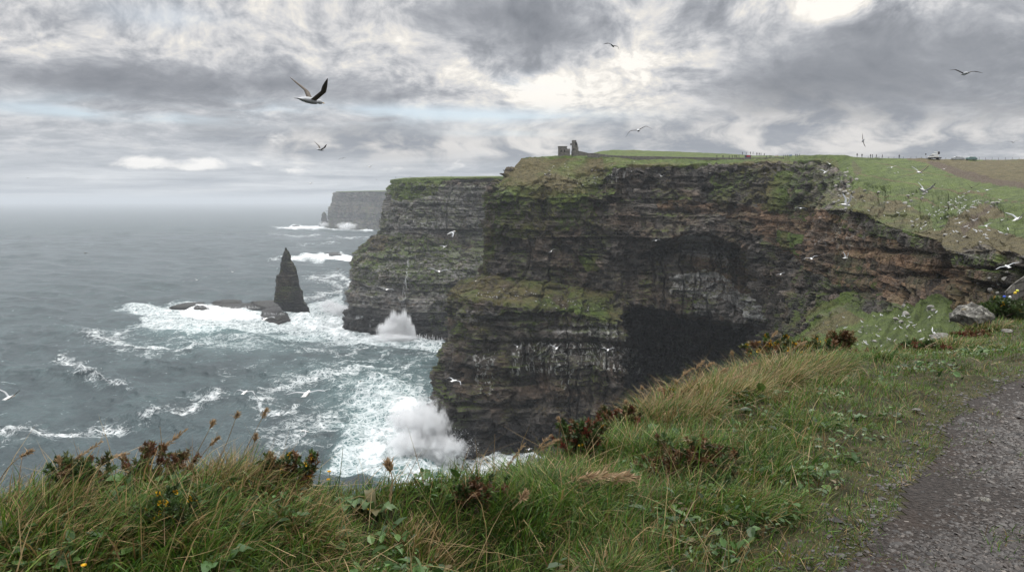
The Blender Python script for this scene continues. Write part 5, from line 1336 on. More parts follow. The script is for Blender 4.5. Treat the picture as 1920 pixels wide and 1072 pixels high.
def ground_z(x, y, rough=True):
    x = np.asarray(x, float); y = np.asarray(y, float)
    z = tps(np.clip(x, -28, 62), np.clip(y, -16, 66)); e = edge_sd(x, y)
    out = np.maximum(0, -e - .12)
    z = z - np.minimum(1.9 * out, .5 * out + 2.1 * out ** 1.25) - np.where(out > 3, 3.0 * (out - 3), 0)
    if rough:
        pd = path_sd(x, y); k = sstep(-pd, 0, .35)
        z = z + k * (.05 + .10 * fbm(x / .8, y / .8, 0, 3, 510) + .05 * fbm(x / .22, y / .22, 0, 2, 511)) + (1 - k) * (.02 * fbm(x / .9, y / .9, 0, 3, 512))
    return np.maximum(z, -4)
def ground_mat():
    m, g, out = new_mat('bank_soil'); p = g.pos()
    n = g.noise(p, 5, 6, .65); n2 = g.noise(p, 28, 5, .65)
    c = g.mix(g.step(n, .35, .65), (.016, .017, .007), (.040, .038, .016))
    c = g.mix(g.mul(g.step(n2, .5, .65), .5), c, (.085, .065, .035))
    finish(g, out, c, .95, g.bump(g.add(n, n2), .8, .03)); return m
def path_mat():
    m, g, out = new_mat('gravel_path'); p = g.pos()
    n = g.noise(p, 1.6, 5, .6); n2 = g.noise(p, 34, 5, .7); v = g.voro(g.scale(p, (1, 1, 1)), 42)
    c = g.mix(g.step(g.add(g.mul(n2, .6), g.mul(v, .5)), .3, .75), (.009, .0072, .0062), (.033, .0265, .023))
    c = g.mix(g.mul(g.step(n, .5, .68), .55), c, (.034, .0215, .0148))
    finish(g, out, c, .8, g.bump(g.add(n2, g.mul(v, -1.2)), .9, .02)); return m
M_SOIL, M_PATH = ground_mat(), path_mat()
def near_ground():
    xs = np.concatenate([[-60, -40, -25], np.linspace(-16, -4, 40), np.linspace(-3.9, 9, 230), np.linspace(9.15, 26, 110), [28, 31, 35, 40, 48, 60, 75, 90]])
    ys = np.concatenate([[-40, -25, -15], np.linspace(-10, .9, 24), np.linspace(1, 12, 230), np.linspace(12.12, 30, 110), [31, 33, 36, 40, 46, 54, 62, 70, 80]])
    Xg, Yg = np.meshgrid(xs, ys, indexing='ij'); Zg = ground_z(Xg, Yg)
    V = np.stack([Xg, Yg, Zg], -1).reshape(-1, 3); Fq = gridfaces(*Xg.shape)[:, ::-1][:, [3, 2, 1, 0]]
    pd = path_sd(Xg, Yg).ravel(); onp = pd[Fq].mean(1) > 0
    link('near_ground', mesh_np('near_ground', V, Fq, [M_SOIL], smooth=True), kind='structure')
    Vp = V.copy(); Vp[:, 2] += .004
    used = np.unique(Fq[onp]); mp = np.full(len(V), -1); mp[used] = np.arange(len(used))
    link('path', mesh_np('path', Vp[used], mp[Fq[onp]], [M_PATH], smooth=True), kind='structure')
near_ground()

# --- gravel
def vcol_mat(name, rough=.8, spec=.3, trans=0.0):
    m, g, out = new_mat(name); c = g.attr('tint', 0)
    b = g.node('ShaderNodeBsdfPrincipled', {'Base Color': c, 'Roughness': rough, 'Specular IOR Level': spec})
    if trans:
        t_ = g.node('ShaderNodeBsdfTranslucent', {'Color': c}); g.l.new(g.node('ShaderNodeMixShader', {0: trans, 1: b, 2: t_}), out.inputs[0])
    else: g.l.new(b, out.inputs[0])
    return m
M_GRAVEL = vcol_mat('gravel_stone', .6, .4); M_BLADE = vcol_mat('grass_blade', .55, .3, .3); M_LEAF = vcol_mat('leaf', .5, .35, .2)
def sample(n, y0, y1, px0, px1, r, pw=1.0):
    Y = np.exp(r.uniform(math.log(y0), math.log(y1), n)); px = r.uniform(px0, px1, n); return (px - 960) / F * Y, Y
def gravel():
    r = np.random.default_rng(77)
    x, y = sample(190000, 2.3, 12, 1350, 2150, r); xb, yb = sample(90000, 1.6, 12, 2150, 3300, r); x = np.concatenate([x, xb]); y = np.concatenate([y, yb]); pd = path_sd(x, y)
    clr = fbm(x / .9, y / .9, 0, 3, 505)
    k = (pd > -.35) & (r.random(len(x)) < np.where(pd > .0, np.clip(.62 + .9 * clr, .10, .9) * sstep(pd, -.1, .5), .10 * sstep(pd, -.35, 0))); x, y = x[k], y[k]; n = len(x)
    base_ = np.array([[1, 0, 0], [.3, .8, .1], [-.7, .6, 0], [-1, -.1, .05], [-.3, -.85, 0], [.7, -.6, .1], [.1, .0, .55], [-.3, .2, .5]])
    f = np.array([[0, 1, 6], [1, 7, 6], [1, 2, 7], [2, 3, 7], [3, 4, 7], [4, 6, 7], [4, 5, 6], [5, 0, 6]])
    s = (r.gamma(1.7, .0027, n) + .0026) * (1 + .10 * y)
    T = base_[None] * s[:, None, None] * (1 + r.uniform(-.3, .3, (n, 8, 3))); T[..., 2] *= r.uniform(.35, .9, n)[:, None]
    a = r.uniform(0, 6.28, n); c, q = np.cos(a)[:, None], np.sin(a)[:, None]
    tx = r.normal(0, .22, n)[:, None]
    X2_, Y2_ = T[..., 0] * c - T[..., 1] * q, T[..., 0] * q + T[..., 1] * c
    V = np.stack([X2_ + x[:, None], Y2_ + y[:, None], T[..., 2] + tx * X2_ + (ground_z(x, y) + .002)[:, None]], -1).reshape(-1, 3)
    Fq = (f[None] + 8 * np.arange(n)[:, None, None]).reshape(-1, 3)
    pal = np.array([[.011, .0088, .0078], [.0175, .0138, .0118], [.0255, .0198, .0165], [.041, .033, .027], [.024, .0150, .0100], [.085, .072, .061]])
    col = pal[r.choice(6, n, p=[.30, .32, .2, .08, .08, .02])] * r.uniform(.7, 1.25, (n, 1))
    link('gravel', mesh_np('gravel', V, Fq, [M_GRAVEL], dict(tint=np.repeat(col, 8, 0))), kind='stuff')
gravel()

# --- blades
def blades(x, y, h, w, az, lean, bend, col, zoff=None, tipcol=None, seg=3):
    n = len(x); r = np.random.default_rng(n)
    z = ground_z(x, y) - .01
    if zoff is not None: z = z + zoff
    P = np.stack([x, y, z], -1); pts = [P]; th = lean.copy()
    d = np.stack([np.cos(az), np.sin(az)], -1)
    for i in range(seg):
        st = h / seg; P = P + np.concatenate([d * (np.sin(th) * st)[:, None], (np.cos(th) * st)[:, None]], 1); pts.append(P); th = th + bend / seg
    sa = az + np.pi / 2 + r.normal(0, .7, n); sd = np.stack([np.cos(sa), np.sin(sa), np.zeros(n)], -1)
    V = np.zeros((n, (seg + 1) * 2, 3)); prof = np.array([.8, 1.0, .75, .08]) if seg == 3 else np.linspace(1, .1, seg + 1)
    for i in range(seg + 1):
        o = sd * (w * prof[i] * .5)[:, None]; V[:, 2 * i] = pts[i] - o; V[:, 2 * i + 1] = pts[i] + o
    i = np.arange(seg) * 2; f = np.stack([i, i + 1, i + 3, i + 2], 1)
    Fq = (f[None] + (seg + 1) * 2 * np.arange(n)[:, None, None]).reshape(-1, 4)
    tc = col if tipcol is None else tipcol
    C_ = np.stack([col * (1 - t_) + tc * t_ for t_ in np.repeat(np.linspace(0, 1, seg + 1), 2)], 1)
    return V.reshape(-1, 3), Fq, C_.reshape(-1, 3)
PAL = np.array([[.036, .086, .009], [.060, .124, .012], [.086, .132, .018], [.090, .100, .022], [.023, .052, .010], [.19, .128, .052], [.105, .066, .028], [.27, .198, .098]])
def pick(r, n, p): return PAL[r.choice(len(PAL), n, p=np.array(p) / sum(p))] * r.uniform(.7, 1.3, (n, 1))
def merge(parts):
    o = 0; Vs, Fs, Cs = [], [], []
    for V, f, c in parts: Vs.append(V); Fs.append(f + o); Cs.append(c); o += len(V)
    return np.concatenate(Vs), np.concatenate(Fs), np.concatenate(Cs)
def tuss(x, y): return fbm(x / .55, y / .55, 0, 3, 530)
def dryness(x, y): return fbm(x / 1.3 + 7, y / 1.3, 0, 3, 531)
def minw(w, y): return np.maximum(w, .00075 * y)
def grass():
    r = np.random.default_rng(88)
    # short turf everywhere between the brink and the path
    x, y = sample(330000, 1.7, 34, -200, 2120, r)
    e = edge_sd(x, y); pd = path_sd(x, y)
    k = (e > -.45) & ((pd < -.02) | ((pd < .55) & (r.random(len(x)) < .55 * sstep(fbm(x / .35, y / .35, 0, 3, 540) - pd * .9, -.15, .5))) | ((pd < 1.6) & (fbm(x / .3, y / .3, 0, 2, 541) > .52) & (r.random(len(x)) < .25))); x, y, e, pd = x[k], y[k], e[k], pd[k]
    ts, dr = tuss(x, y), dryness(x, y); n = len(x)
    verge = sstep(-pd, 0.0, .9)
    h = (.028 + .055 * r.random(n)) * (.80 + .5 * verge) * np.clip(1 + .9 * ts, .4, 1.8) * (1 + .7 * (1 - sstep(e, .1, 1.2))) * np.clip(.8 + y * .02, .8, 1.3)
    az = fbm(x / .25, y / .25, 0, 2, 545) * 5 + r.normal(0, .8, n); lean = np.abs(r.normal(.55, .35, n)); bend = r.uniform(.2, 1.5, n)
    wd = minw(r.uniform(.0026, .0056, n), y)
    green = pick(r, n, [3, 4, 4, 2, 2, .5, .3, .15]); dry_ = pick(r, n, [.6, .6, 1, 2, .5, 2.5, 2, 1])
    isd = r.random(n) < np.clip(.04 + .35 * dr + .25 * (1 - verge) + .12 * (1 - sstep(e, .2, 1.4)), .04, .7)
    col = np.where(isd[:, None], dry_, green)
    a = blades(x, y, h, wd, az, lean, bend, col, tipcol=col * 1.15)
    # long grass along the brink and in tussocks
    x, y = sample(150000, 1.9, 30, -240, 2120, r); e = edge_sd(x, y); pd = path_sd(x, y); ts = tuss(x * .8 + 3, y * .8)
    band = 1 - sstep(e, .35, 1.7); near_brink = (e > -.6) & (r.random(len(x)) < band)
    tk = (e > 0) & (ts > .40) & (pd < -.8) & (r.random(len(x)) < .35)
    k = near_brink | tk; x, y, e, ts = x[k], y[k], e[k], ts[k]; n = len(x)
    px_ = 960 + F * x / y
    tall = np.interp(px_, [-200, 100, 300, 600, 900, 1050, 1180, 1300, 1500, 1600, 1700, 1800, 2000], [.17, .16, .12, .09, .09, .10, .13, .22, .22, .15, .11, .11, .14])
    h = tall * (.45 + .6 * r.random(n) + .9 * (r.random(n) > .94)) * np.clip(1 + .9 * ts, .35, 1.9)
    az = .15 + 2.2 * fbm(x / .3 + 9, y / .3, 0, 2, 546) + r.normal(0, .7, n) + np.where(r.random(n) < .3, r.uniform(0, 6.28, n), 0)
    lean = np.abs(r.normal(.42, .32, n)); bend = r.gamma(2.2, .48, n)
    wd = minw(r.uniform(.0026, .0075, n), y)
    pale_ = np.interp(px_, [0, 300, 700, 1000, 1150, 1300, 1500, 1600, 1800, 1950], [.5, .52, .35, .35, .40, .62, .60, .35, .30, .25])
    isd = r.random(n) < np.clip(pale_ * .74 + .35 * dryness(x, y), .05, .85)
    col = np.where(isd[:, None], pick(r, n, [.2, .2, .5, 1.5, .2, 3, 2, 2.2]), pick(r, n, [3, 4, 3, 2, 3, .1, .1, .1]))
    b = blades(x, y, h, wd, az, lean, bend, col, tipcol=col * np.where(isd[:, None], 1.1, np.array([1.15, 1.1, 1.1])))
    # tussocks: (px, py, depth, radius m, blades, height m, share of dead blades, azimuth the blades lie towards, bend)
    tl = []
    for (tx, ty, tY, tr_, tn, th_, td, ta, tb) in [
            (1040, 950, 3.9, .22, 1500, .26, .08, 2.9, 1.7), (1000, 930, 4.0, .16, 700, .24, .2, 3.0, 1.6), (1090, 905, 4.2, .22, 900, .22, .45, .2, 1.5),
            (1330, 740, 6.8, .45, 2600, .34, .78, .1, 1.5), (1260, 790, 6.0, .35, 1600, .28, .66, .2, 1.4), (1400, 735, 7.6, .50, 2400, .34, .72, .1, 1.6), (1480, 720, 8.4, .55, 2800, .42, .60, .05, 1.7), (1540, 715, 8.8, .35, 1500, .32, .25, -.2, 1.8), (1640, 712, 9.4, .32, 1300, .26, .12, -.3, 1.9),
            (1190, 850, 5.0, .26, 1100, .22, .25, .3, 1.2), (1250, 870, 4.8, .25, 900, .22, .12, .4, 1.2), (1330, 960, 4.1, .30, 1700, .17, .10, -.4, 1.3), (1420, 960, 4.1, .24, 1000, .14, .2, -.6, 1.2), (1440, 830, 5.4, .26, 900, .17, .2, -.3, 1.5), (1510, 800, 5.9, .25, 800, .15, .15, -.2, 1.5),
            (900, 1010, 3.0, .20, 700, .13, .15, 2.6, 1.4), (760, 1000, 3.0, .20, 700, .12, .2, .4, 1.4), (560, 985, 3.05, .22, 800, .14, .4, .3, 1.3), (380, 985, 2.9, .22, 900, .19, .35, .5, 1.2), (250, 1000, 2.8, .20, 800, .20, .35, .6, 1.1), (90, 1000, 2.7, .25, 1100, .22, .45, .6, 1.1), (0, 990, 2.8, .25, 900, .24, .5, .5, 1.2), (450, 935, 3.3, .22, 1000, .22, .7, .4, 1.2), (380, 930, 3.3, .2, 800, .22, .6, .4, 1.1),
            (790, 960, 3.4, .14, 420, .16, .9, .3, .8), (1700, 700, 13, .5, 1500, .22, .3, 0, 1.5), (1880, 660, 14, .7, 2200, .24, .25, 0, 1.5), (1850, 600, 19.6, .5, 1500, .34, .6, .2, 1.8), (1780, 655, 16, .6, 1500, .26, .5, .1, 1.4), (1650, 690, 12, .5, 1200, .24, .45, .1, 1.4)]:
        c0 = pix(tx, ty, tY); q = np.sqrt(r.random(tn)) * tr_; an = r.uniform(0, 6.28, tn); x_, y_ = c0[0] + q * np.cos(an), c0[1] + q * np.sin(an) * .8
        dd_ = r.random(tn) < td * .95; cc = np.where(dd_[:, None], pick(r, tn, [0, 0, .4, 1.2, .2, 3, 1.4, 2.8]), pick(r, tn, [3, 4, 2, 1, 4, .1, .05, .05]))
        az_ = ta + r.normal(0, .55, tn) + (an - ta + np.pi) % (2 * np.pi) * 0; mixr = r.random(tn) < .45; az_ = np.where(mixr, an, az_)
        tl.append(blades(x_, y_, th_ * 1.0 * r.uniform(.45, 1.15, tn), minw(r.uniform(.0026, .0062, tn), y_), az_, np.abs(r.normal(.28, .22, tn)) + .25 * q / tr_, r.gamma(4, tb / 4, tn), cc, tipcol=cc * 1.25))
    for _ in range(64):
        tY = math.exp(r.uniform(math.log(2.6), math.log(11))); tx = r.uniform(0, 1750); c0 = pix(tx, 800, tY); e0, p0 = edge_sd(c0[0:1], c0[1:2])[0], path_sd(c0[0:1], c0[1:2])[0]
        if e0 < .15 or p0 > -.55: continue
        tn, tr_, th_ = int(r.uniform(350, 900)), r.uniform(.10, .24), r.uniform(.09, .20) * (1.2 if e0 < 1.5 else .8); td, ta = r.choice([.05, .15, .3, .6]), r.uniform(-.6, 1.0)
        q = np.sqrt(r.random(tn)) * tr_; an = r.uniform(0, 6.28, tn); x_, y_ = c0[0] + q * np.cos(an), c0[1] + q * np.sin(an)
        dd_ = r.random(tn) < td; cc = np.where(dd_[:, None], pick(r, tn, [0, 0, .4, 1.2, .2, 3, 1.4, 2.4]), pick(r, tn, [3, 3, 1.5, 1, 4, .1, .05, .05]))
        az_ = np.where(r.random(tn) < .5, an, ta + r.normal(0, .5, tn)); tl.append(blades(x_, y_, th_ * r.uniform(.4, 1.2, tn), minw(r.uniform(.0026, .0065, tn), y_), az_, np.abs(r.normal(.3, .25, tn)) + .3 * q / tr_, r.gamma(3, .45, tn), cc, tipcol=cc * 1.2))
    V, f, c = merge([a, b] + tl)
    link('grass', mesh_np('grass', V, f, [M_BLADE], dict(tint=np.clip(c, 0, 1)), smooth=False), kind='stuff')
    # straw: long dead stems lying and standing
    x, y = sample(5200, 2.0, 16, -200, 2000, r); e = edge_sd(x, y); pd = path_sd(x, y)
    k = (e > -.3) & (pd < -.3) & (r.random(len(x)) < .25 + .75 * (1 - sstep(e, .2, 1.6))); x, y, e = x[k], y[k], e[k]; n = len(x)
    h = r.uniform(.12, .42, n) * (1 - .4 * sstep(e, .5, 2)); lying = r.random(n) < .55
    az = r.uniform(0, 6.28, n); lean = np.where(lying, r.uniform(1.15, 1.5, n), np.abs(r.normal(.35, .25, n))); bend = np.where(lying, r.normal(.25, .25, n), r.gamma(2, .25, n))
    col = PAL[r.choice([5, 7, 7, 6], n)] * r.uniform(.8, 1.3, (n, 1))
    V, f, c = blades(x, y, h, minw(r.uniform(.002, .0042, n), y), az, lean, bend, col, zoff=np.where(lying, .05 + .08 * r.random(n), 0))
    link('straw', mesh_np('straw', V, f, [M_BLADE], dict(tint=c)), kind='stuff')
grass()

def ground_leaves():
    r = np.random.default_rng(99); x, y = sample(60000, 1.9, 16, -200, 2000, r); e = edge_sd(x, y); pd = path_sd(x, y)
    q = fbm(x / .35 + 3, y / .35, 0, 3, 560); k = (e > -.3) & (pd < -.3) & (q > .10) & (r.random(len(x)) < .65); x, y, q = x[k], y[k], q[k]; n = len(x)
    P = np.stack([x, y, ground_z(x, y) + r.uniform(.015, .09, n)], -1); D = np.stack([r.normal(size=n), r.normal(size=n), r.normal(.15, .35, n)], -1); D /= np.linalg.norm(D, axis=1, keepdims=True)
    S_ = np.cross(D, np.stack([r.normal(0, .25, n), r.normal(0, .25, n), np.ones(n)], -1)); S_ /= np.linalg.norm(S_, axis=1, keepdims=True); L = (r.gamma(3, .008, n) + .008)[:, None] * (1 + .05 * y[:, None]); W = L * r.uniform(.4, .75, n)[:, None]; up = np.cross(S_, D) * L * .12
    V = np.stack([P, P + D * L * .3 + S_ * W * .5 + up, P + D * L * .7 + S_ * W * .42 + up, P + D * L, P + D * L * .7 - S_ * W * .42 + up, P + D * L * .3 - S_ * W * .5 + up], 1).reshape(-1, 3)
    f = np.array([[0, 1, 2, 3], [0, 3, 4, 5]]); Fq = (f[None] + 6 * np.arange(n)[:, None, None]).reshape(-1, 4)
    pal = np.array([[.035, .075, .018], [.050, .105, .022], [.075, .135, .03], [.028, .052, .018], [.10, .075, .03]]); c = pal[r.choice(5, n, p=[.3, .3, .18, .17, .05])] * r.uniform(.7, 1.25, (n, 1))
    link('ground_cover', mesh_np('ground_cover', V, Fq, [M_LEAF], dict(tint=np.repeat(c, 6, 0))), kind='stuff')
ground_leaves()

# --- seed-headed stems standing against the sea and the cliff, each a plant of its own
def tube(path, rad, n=5):
    P = np.array(path, float); rad = np.broadcast_to(rad, (len(P),)); T = np.gradient(P, axis=0); T /= np.linalg.norm(T, axis=1, keepdims=True) + 1e-9
    u = np.cross(T, [.3, .9, .2]); u /= np.linalg.norm(u, axis=1, keepdims=True); v = np.cross(T, u)
    a = np.linspace(0, 2 * np.pi, n, endpoint=False)
    V = P[:, None] + (u[:, None] * np.cos(a)[None, :, None] + v[:, None] * np.sin(a)[None, :, None]) * rad[:, None, None]
    k = len(P); i = np.arange((k - 1) * n); r_, c_ = i // n, i % n; c2 = (c_ + 1) % n
    return V.reshape(-1, 3), np.stack([r_ * n + c_, r_ * n + c2, (r_ + 1) * n + c2, (r_ + 1) * n + c_], 1)
def const(V, c): return np.broadcast_to(np.asarray(c, float), (len(V), 3)) * 1.0
def quads_from(P, D, L, W, r):
    """thin diamond leaves at P along D"""
    n = len(P); D = D / (np.linalg.norm(D, axis=1, keepdims=True) + 1e-9); s_ = np.cross(D, r.normal(size=(n, 3))); s_ /= np.linalg.norm(s_, axis=1, keepdims=True) + 1e-9
    L = np.broadcast_to(L, (n,))[:, None]; W = np.broadcast_to(W, (n,))[:, None]
    V = np.stack([P, P + D * L * .45 + s_ * W * .5, P + D * L, P + D * L * .45 - s_ * W * .5], 1).reshape(-1, 3)
    return V, (np.arange(4)[None] + 4 * np.arange(n)[:, None])
def bez(a, b, c, n=10):
    t_ = np.linspace(0, 1, n)[:, None]; a, b, c = map(np.asarray, (a, b, c)); return a * (1 - t_) ** 2 + 2 * b * t_ * (1 - t_) + c * t_ ** 2
def mesh_tint(name, parts, mat, parent, off):
    V, f, c = merge(parts); return link(name, mesh_np(name, V - off, f, [mat], dict(tint=np.clip(c, 0, 1))), parent)
STEM = np.array([.27, .20, .11])
def seed_stem(p0, pm, p1, Y, head, label, group=None, fat=1.0, green=False, seed=0):
    r = np.random.default_rng(seed + int(p0[0] * 3 + p1[1])); A, M_, B_ = pix(*p0, Y), pix(*pm, Y), pix(*p1, Y)
    path = bez(A, M_, B_, 14); o = empty('grass_stem', tuple(A)); tag(o, label, 'grass stem', group)
    col = np.array([.07, .11, .03]) if green else STEM
    V, f = tube(path, np.linspace(.0022, .0011, 14) * fat * max(1, Y / 4)); mesh_tint('stem', [(V, f, const(V, col))], M_BLADE, o, A)
    k0 = int(14 * (1 - head)); seg = path[k0:]
    if head <= 0: return
    n = int(90 * fat); ti = r.random(n) * (len(seg) - 1); i0 = np.minimum(ti.astype(int), len(seg) - 2); P = seg[i0] + (seg[i0 + 1] - seg[i0]) * (ti - i0)[:, None]; T = seg[i0 + 1] - seg[i0]
    T = T / (np.linalg.norm(T, axis=1, keepdims=True) + 1e-9); D = T + r.normal(0, .38, (n, 3)); taper = np.sin(np.clip((ti / (len(seg) - 1)) * .85 + .15, 0, 1) * np.pi) ** .6
    V, f = quads_from(P, D, (.010 + .016 * r.random(n)) * fat * (.4 + taper) * max(1, Y / 5), .0045 * fat * max(1, Y / 5), r)
    c = np.repeat(np.array([.34, .24, .14]) * r.uniform(.6, 1.3, (n, 1)), 4, 0); mesh_tint('seed_head', [(V, f, c)], M_BLADE, o, A)
SL = 'thin dry grass stem standing up against the dark water and rock'
seed_stem((968, 930), (985, 850), (1046, 824), 4.0, .34, 'tawny feathery seed head bending right before the foot of the headland')
seed_stem((960, 940), (975, 870), (1034, 815), 4.0, .28, 'second tawny seed head, upright, behind the bending one')
seed_stem((930, 935), (926, 900), (985, 830), 4.0, .40, 'loose drooping seed head left of the two tawny plumes')
seed_stem((926, 940), (925, 880), (928, 813), 4.1, .0, 'straight bare stalk standing against the foot of the headland')
seed_stem((1070, 880), (1066, 830), (1047, 785), 4.6, .12, 'bare dry stalk leaning left in front of the dark rock')
seed_stem((1010, 935), (1075, 880), (1196, 894), 4.0, .62, 'big fat tawny plume arching flat over the green tussock', fat=2.4)
seed_stem((1000, 935), (1060, 888), (1180, 902), 4.1, .55, 'second fat plume lying under the biggest one', fat=2.0)
seed_stem((730, 930), (742, 900), (728, 872), 3.5, .25, 'short brown bottle-brush head at the brink over the surf', fat=1.8)
seed_stem((632, 930), (640, 880), (643, 838), 3.5, .0, 'single green stalk standing straight up over the surf', green=True)
seed_stem((960, 955), (975, 940), (985, 925), 3.6, .5, 'reddish dock head leaning at the brink', fat=1.5)
for i, (a, b, c, Y, hd) in enumerate([((60, 960), (90, 890), (190, 828), 3.1, .4), ((110, 940), (160, 860), (240, 850), 3.2, .35), ((20, 950), (50, 920), (130, 880), 3.0, .35), ((0, 900), (20, 860), (60, 845), 3.0, .3), ((280, 930), (310, 870), (300, 800), 3.3, .0), ((340, 930), (370, 850), (410, 820), 3.4, .25), ((380, 930), (420, 850), (445, 775), 3.4, .12), ((420, 930), (440, 880), (500, 768), 3.5, .1), ((455, 935), (470, 860), (480, 815), 3.5, .2), ((240, 925), (270, 860), (350, 805), 3.3, .3), ((330, 920), (380, 830), (400, 790), 3.4, .2), ((500, 930), (512, 880), (530, 860), 3.5, .2), ((90, 960), (120, 900), (110, 860), 3.0, .2), ((470, 930), (500, 870), (505, 850), 3.5, .3)]):
    seed_stem(a, b, c, Y, hd, 'thin dry grass stem leaning over the grey sea at lower left', 'dry stems over the sea', seed=i)
for i, (a, b, c, Y, hd) in enumerate([((1270, 745), (1255, 715), (1300, 690), 7, .3), ((1290, 745), (1290, 700), (1320, 676), 7, .35), ((1300, 740), (1310, 690), (1338, 680), 7.2, .35), ((1320, 730), (1340, 700), (1364, 690), 7.4, .4), ((1335, 725), (1350, 702), (1362, 694), 7.5, .3), ((1215, 790), (1222, 755), (1204, 728), 6, .12), ((1240, 775), (1230, 745), (1236, 730), 6.2, .15), ((1265, 760), (1275, 740), (1268, 715), 6.6, .2), ((1380, 705), (1378, 680), (1373, 662), 8, .15), ((1400, 705), (1420, 660), (1456, 622), 8.5, .2), ((1185, 800), (1180, 770), (1174, 755), 5.6, .1), ((1440, 690), (1470, 660), (1512, 640), 9, .3), ((1480, 690), (1510, 650), (1545, 672), 9.6, .5), ((1350, 735), (1385, 690), (1420, 680), 7.8, .4), ((1310, 750), (1345, 712), (1392, 705), 7.2, .4), ((1225, 790), (1236, 760), (1262, 738), 6, .3)]):
    seed_stem(a, b, c, Y, hd, 'thin dry grass stem standing up in front of the black cave', 'dry stems before the cave', seed=40 + i)

# --- gorse and other bushes
def shrub(spec, label, cat='gorse bush'):
    """spec: outline of the bush in the photo as (px, py, half width, half height), its depth, and its look"""
    px, py, hw, hh, Y = spec[:5]; look = spec[5]; seed = int(px + py)
    if Y < 6: py -= 12; hh *= 1.25; Y -= .12
    r = np.random.default_rng(seed); m_ = Y / F
    ctr = pix(px, py, Y); gz = float(ground_z(ctr[0:1], ctr[1:2])[0]); root = np.array([ctr[0], ctr[1], min(gz, ctr[2] - hh * m_ * .3) - .02])
    o = empty(spec[6] if len(spec) > 6 else 'gorse_bush', tuple(root)); tag(o, label, cat)
    nb = look.get('n', 26); tubes, leaves, flw = [], [], []
    sc = np.clip(Y / 4.0, .8, 4)
    for i in range(nb):
        th = r.uniform(0, 6.28); rad = math.sqrt(r.random()); tgt = ctr + np.array([math.cos(th) * rad * hw * m_, r.uniform(-.8, .8) * hw * m_ * .6, (.15 + .85 * (1 - rad ** 2) ** .5 * r.uniform(.4, 1.0) * 1.0) * hh * m_ * 1.1 - hh * m_ * .35])
        if 'dir' in look: tgt = tgt + np.array(look['dir']) * r.random() * hw * m_
        st = root + np.array([r.normal(0, hw * m_ * .25), r.normal(0, hw * m_ * .15), 0]); st[2] = float(ground_z(st[0:1], st[1:2])[0]) - .02
        md = (st + tgt) / 2 + r.normal(0, .22, 3) * hw * m_ + np.array([0, 0, .15 * hh * m_])
        path = bez(st, md, tgt, 12); path[1:-1] += r.normal(0, .012 * hw * m_, (10, 3))
        V, f = tube(path, np.linspace(.006, .002, 12) * sc * .8, 5); tubes.append((V, f, const(V, np.array([.055, .036, .024]) * r.uniform(.7, 1.3))))
        # side sprigs clothed in short spiny leaves
        for j in range(look.get('sprig', 5)):
            k_ = r.integers(4, 12); b0 = path[k_]; dr_ = (path[k_] - path[k_ - 2]); dr_ = dr_ / (np.linalg.norm(dr_) + 1e-9) + r.normal(0, .55, 3) + np.array([0, 0, .35]); dr_ /= np.linalg.norm(dr_)
            ln = r.uniform(.25, .6) * look.get('sp', .32) * hh * m_ + .02 * sc; sp = b0 + dr_ * np.linspace(0, ln, 7)[:, None]
            V, f = tube(sp, .0018 * sc, 4); tubes.append((V, f, const(V, (.06, .05, .025))))
            q = look.get('leaf', 46); ti = r.random(q); P = b0 + dr_ * (ti * ln)[:, None]; D = dr_ * .7 + r.normal(0, .75, (q, 3)) + np.array([0, 0, .25])
            V, f = quads_from(P, D, r.uniform(.012, .030, q) * sc * look.get('ls', 1.0), r.uniform(.005, .0105, q) * sc * look.get('lw', 1.0), r)
            pal = np.array(look['pal']); cc = pal[r.choice(len(pal))] * r.uniform(.75, 1.25); cc = np.repeat(cc * r.uniform(.7, 1.3, (q, 1)), 4, 0); leaves.append((V, f, cc))
            if r.random() < look.get('fl', 0):
                q = 9; P = b0 + dr_ * ln * r.uniform(.6, 1.0, (q, 1)); V, f = quads_from(P, r.normal(0, 1, (q, 3)) + np.array([0, -.4, .6]), .016 * sc, .014 * sc, r); flw.append((V, f, np.repeat(np.array([.62, .36, .02]) * r.uniform(.8, 1.15, (q, 1)), 4, 0)))
    mesh_tint('branches', tubes, M_GRAVEL, o, root); mesh_tint('foliage', leaves, M_LEAF, o, root)
    if flw: mesh_tint('blossom', flw, M_LEAF, o, root)
    return o
GRN = [(.042, .075, .020), (.062, .100, .026), (.032, .056, .016)]; BRN = [(.13, .070, .032), (.10, .050, .024), (.075, .085, .028), (.15, .11, .05)]; RED = [(.135, .036, .022), (.10, .036, .02), (.055, .062, .02)]
shrub((165, 908, 85, 36, 3.15, dict(n=22, sprig=6, pal=GRN + [BRN[2], BRN[0]], sp=.5, dir=(-.3, 0, .1))), 'sprawling spiny gorse branch leaning out over the sea at lower left')
shrub((285, 882, 85, 42, 3.4, dict(n=24, sprig=6, pal=BRN + [RED[1]], sp=.45)), 'red-brown withered gorse top at the brink, right of the sprawling branch')
shrub((330, 965, 70, 40, 2.95, dict(n=14, sprig=5, pal=GRN, sp=.4, fl=.35)), 'low green gorse with orange-yellow flowers in the grass at lower left')
shrub((505, 892, 26, 26, 3.5, dict(n=8, sprig=6, pal=GRN + BRN, sp=.6)), 'small dark bushy sprig standing over the surf, left of its larger twin')
shrub((566, 880, 38, 28, 3.5, dict(n=11, sprig=6, pal=GRN + BRN[:2], sp=.6, fl=.12)), 'rounded bushy gorse sprig with brown tips over the surf')
shrub((900, 935, 60, 34, 3.85, dict(n=18, sprig=5, pal=GRN + BRN[:2], sp=.5)), 'dark thorny gorse tangle at the brink left of the fat plume')
shrub((1090, 838, 60, 34, 4.9, dict(n=24, sprig=6, pal=GRN + RED + BRN[:1], sp=.4, fl=.05)), 'green and rusty gorse on the brink in front of the headland foot')
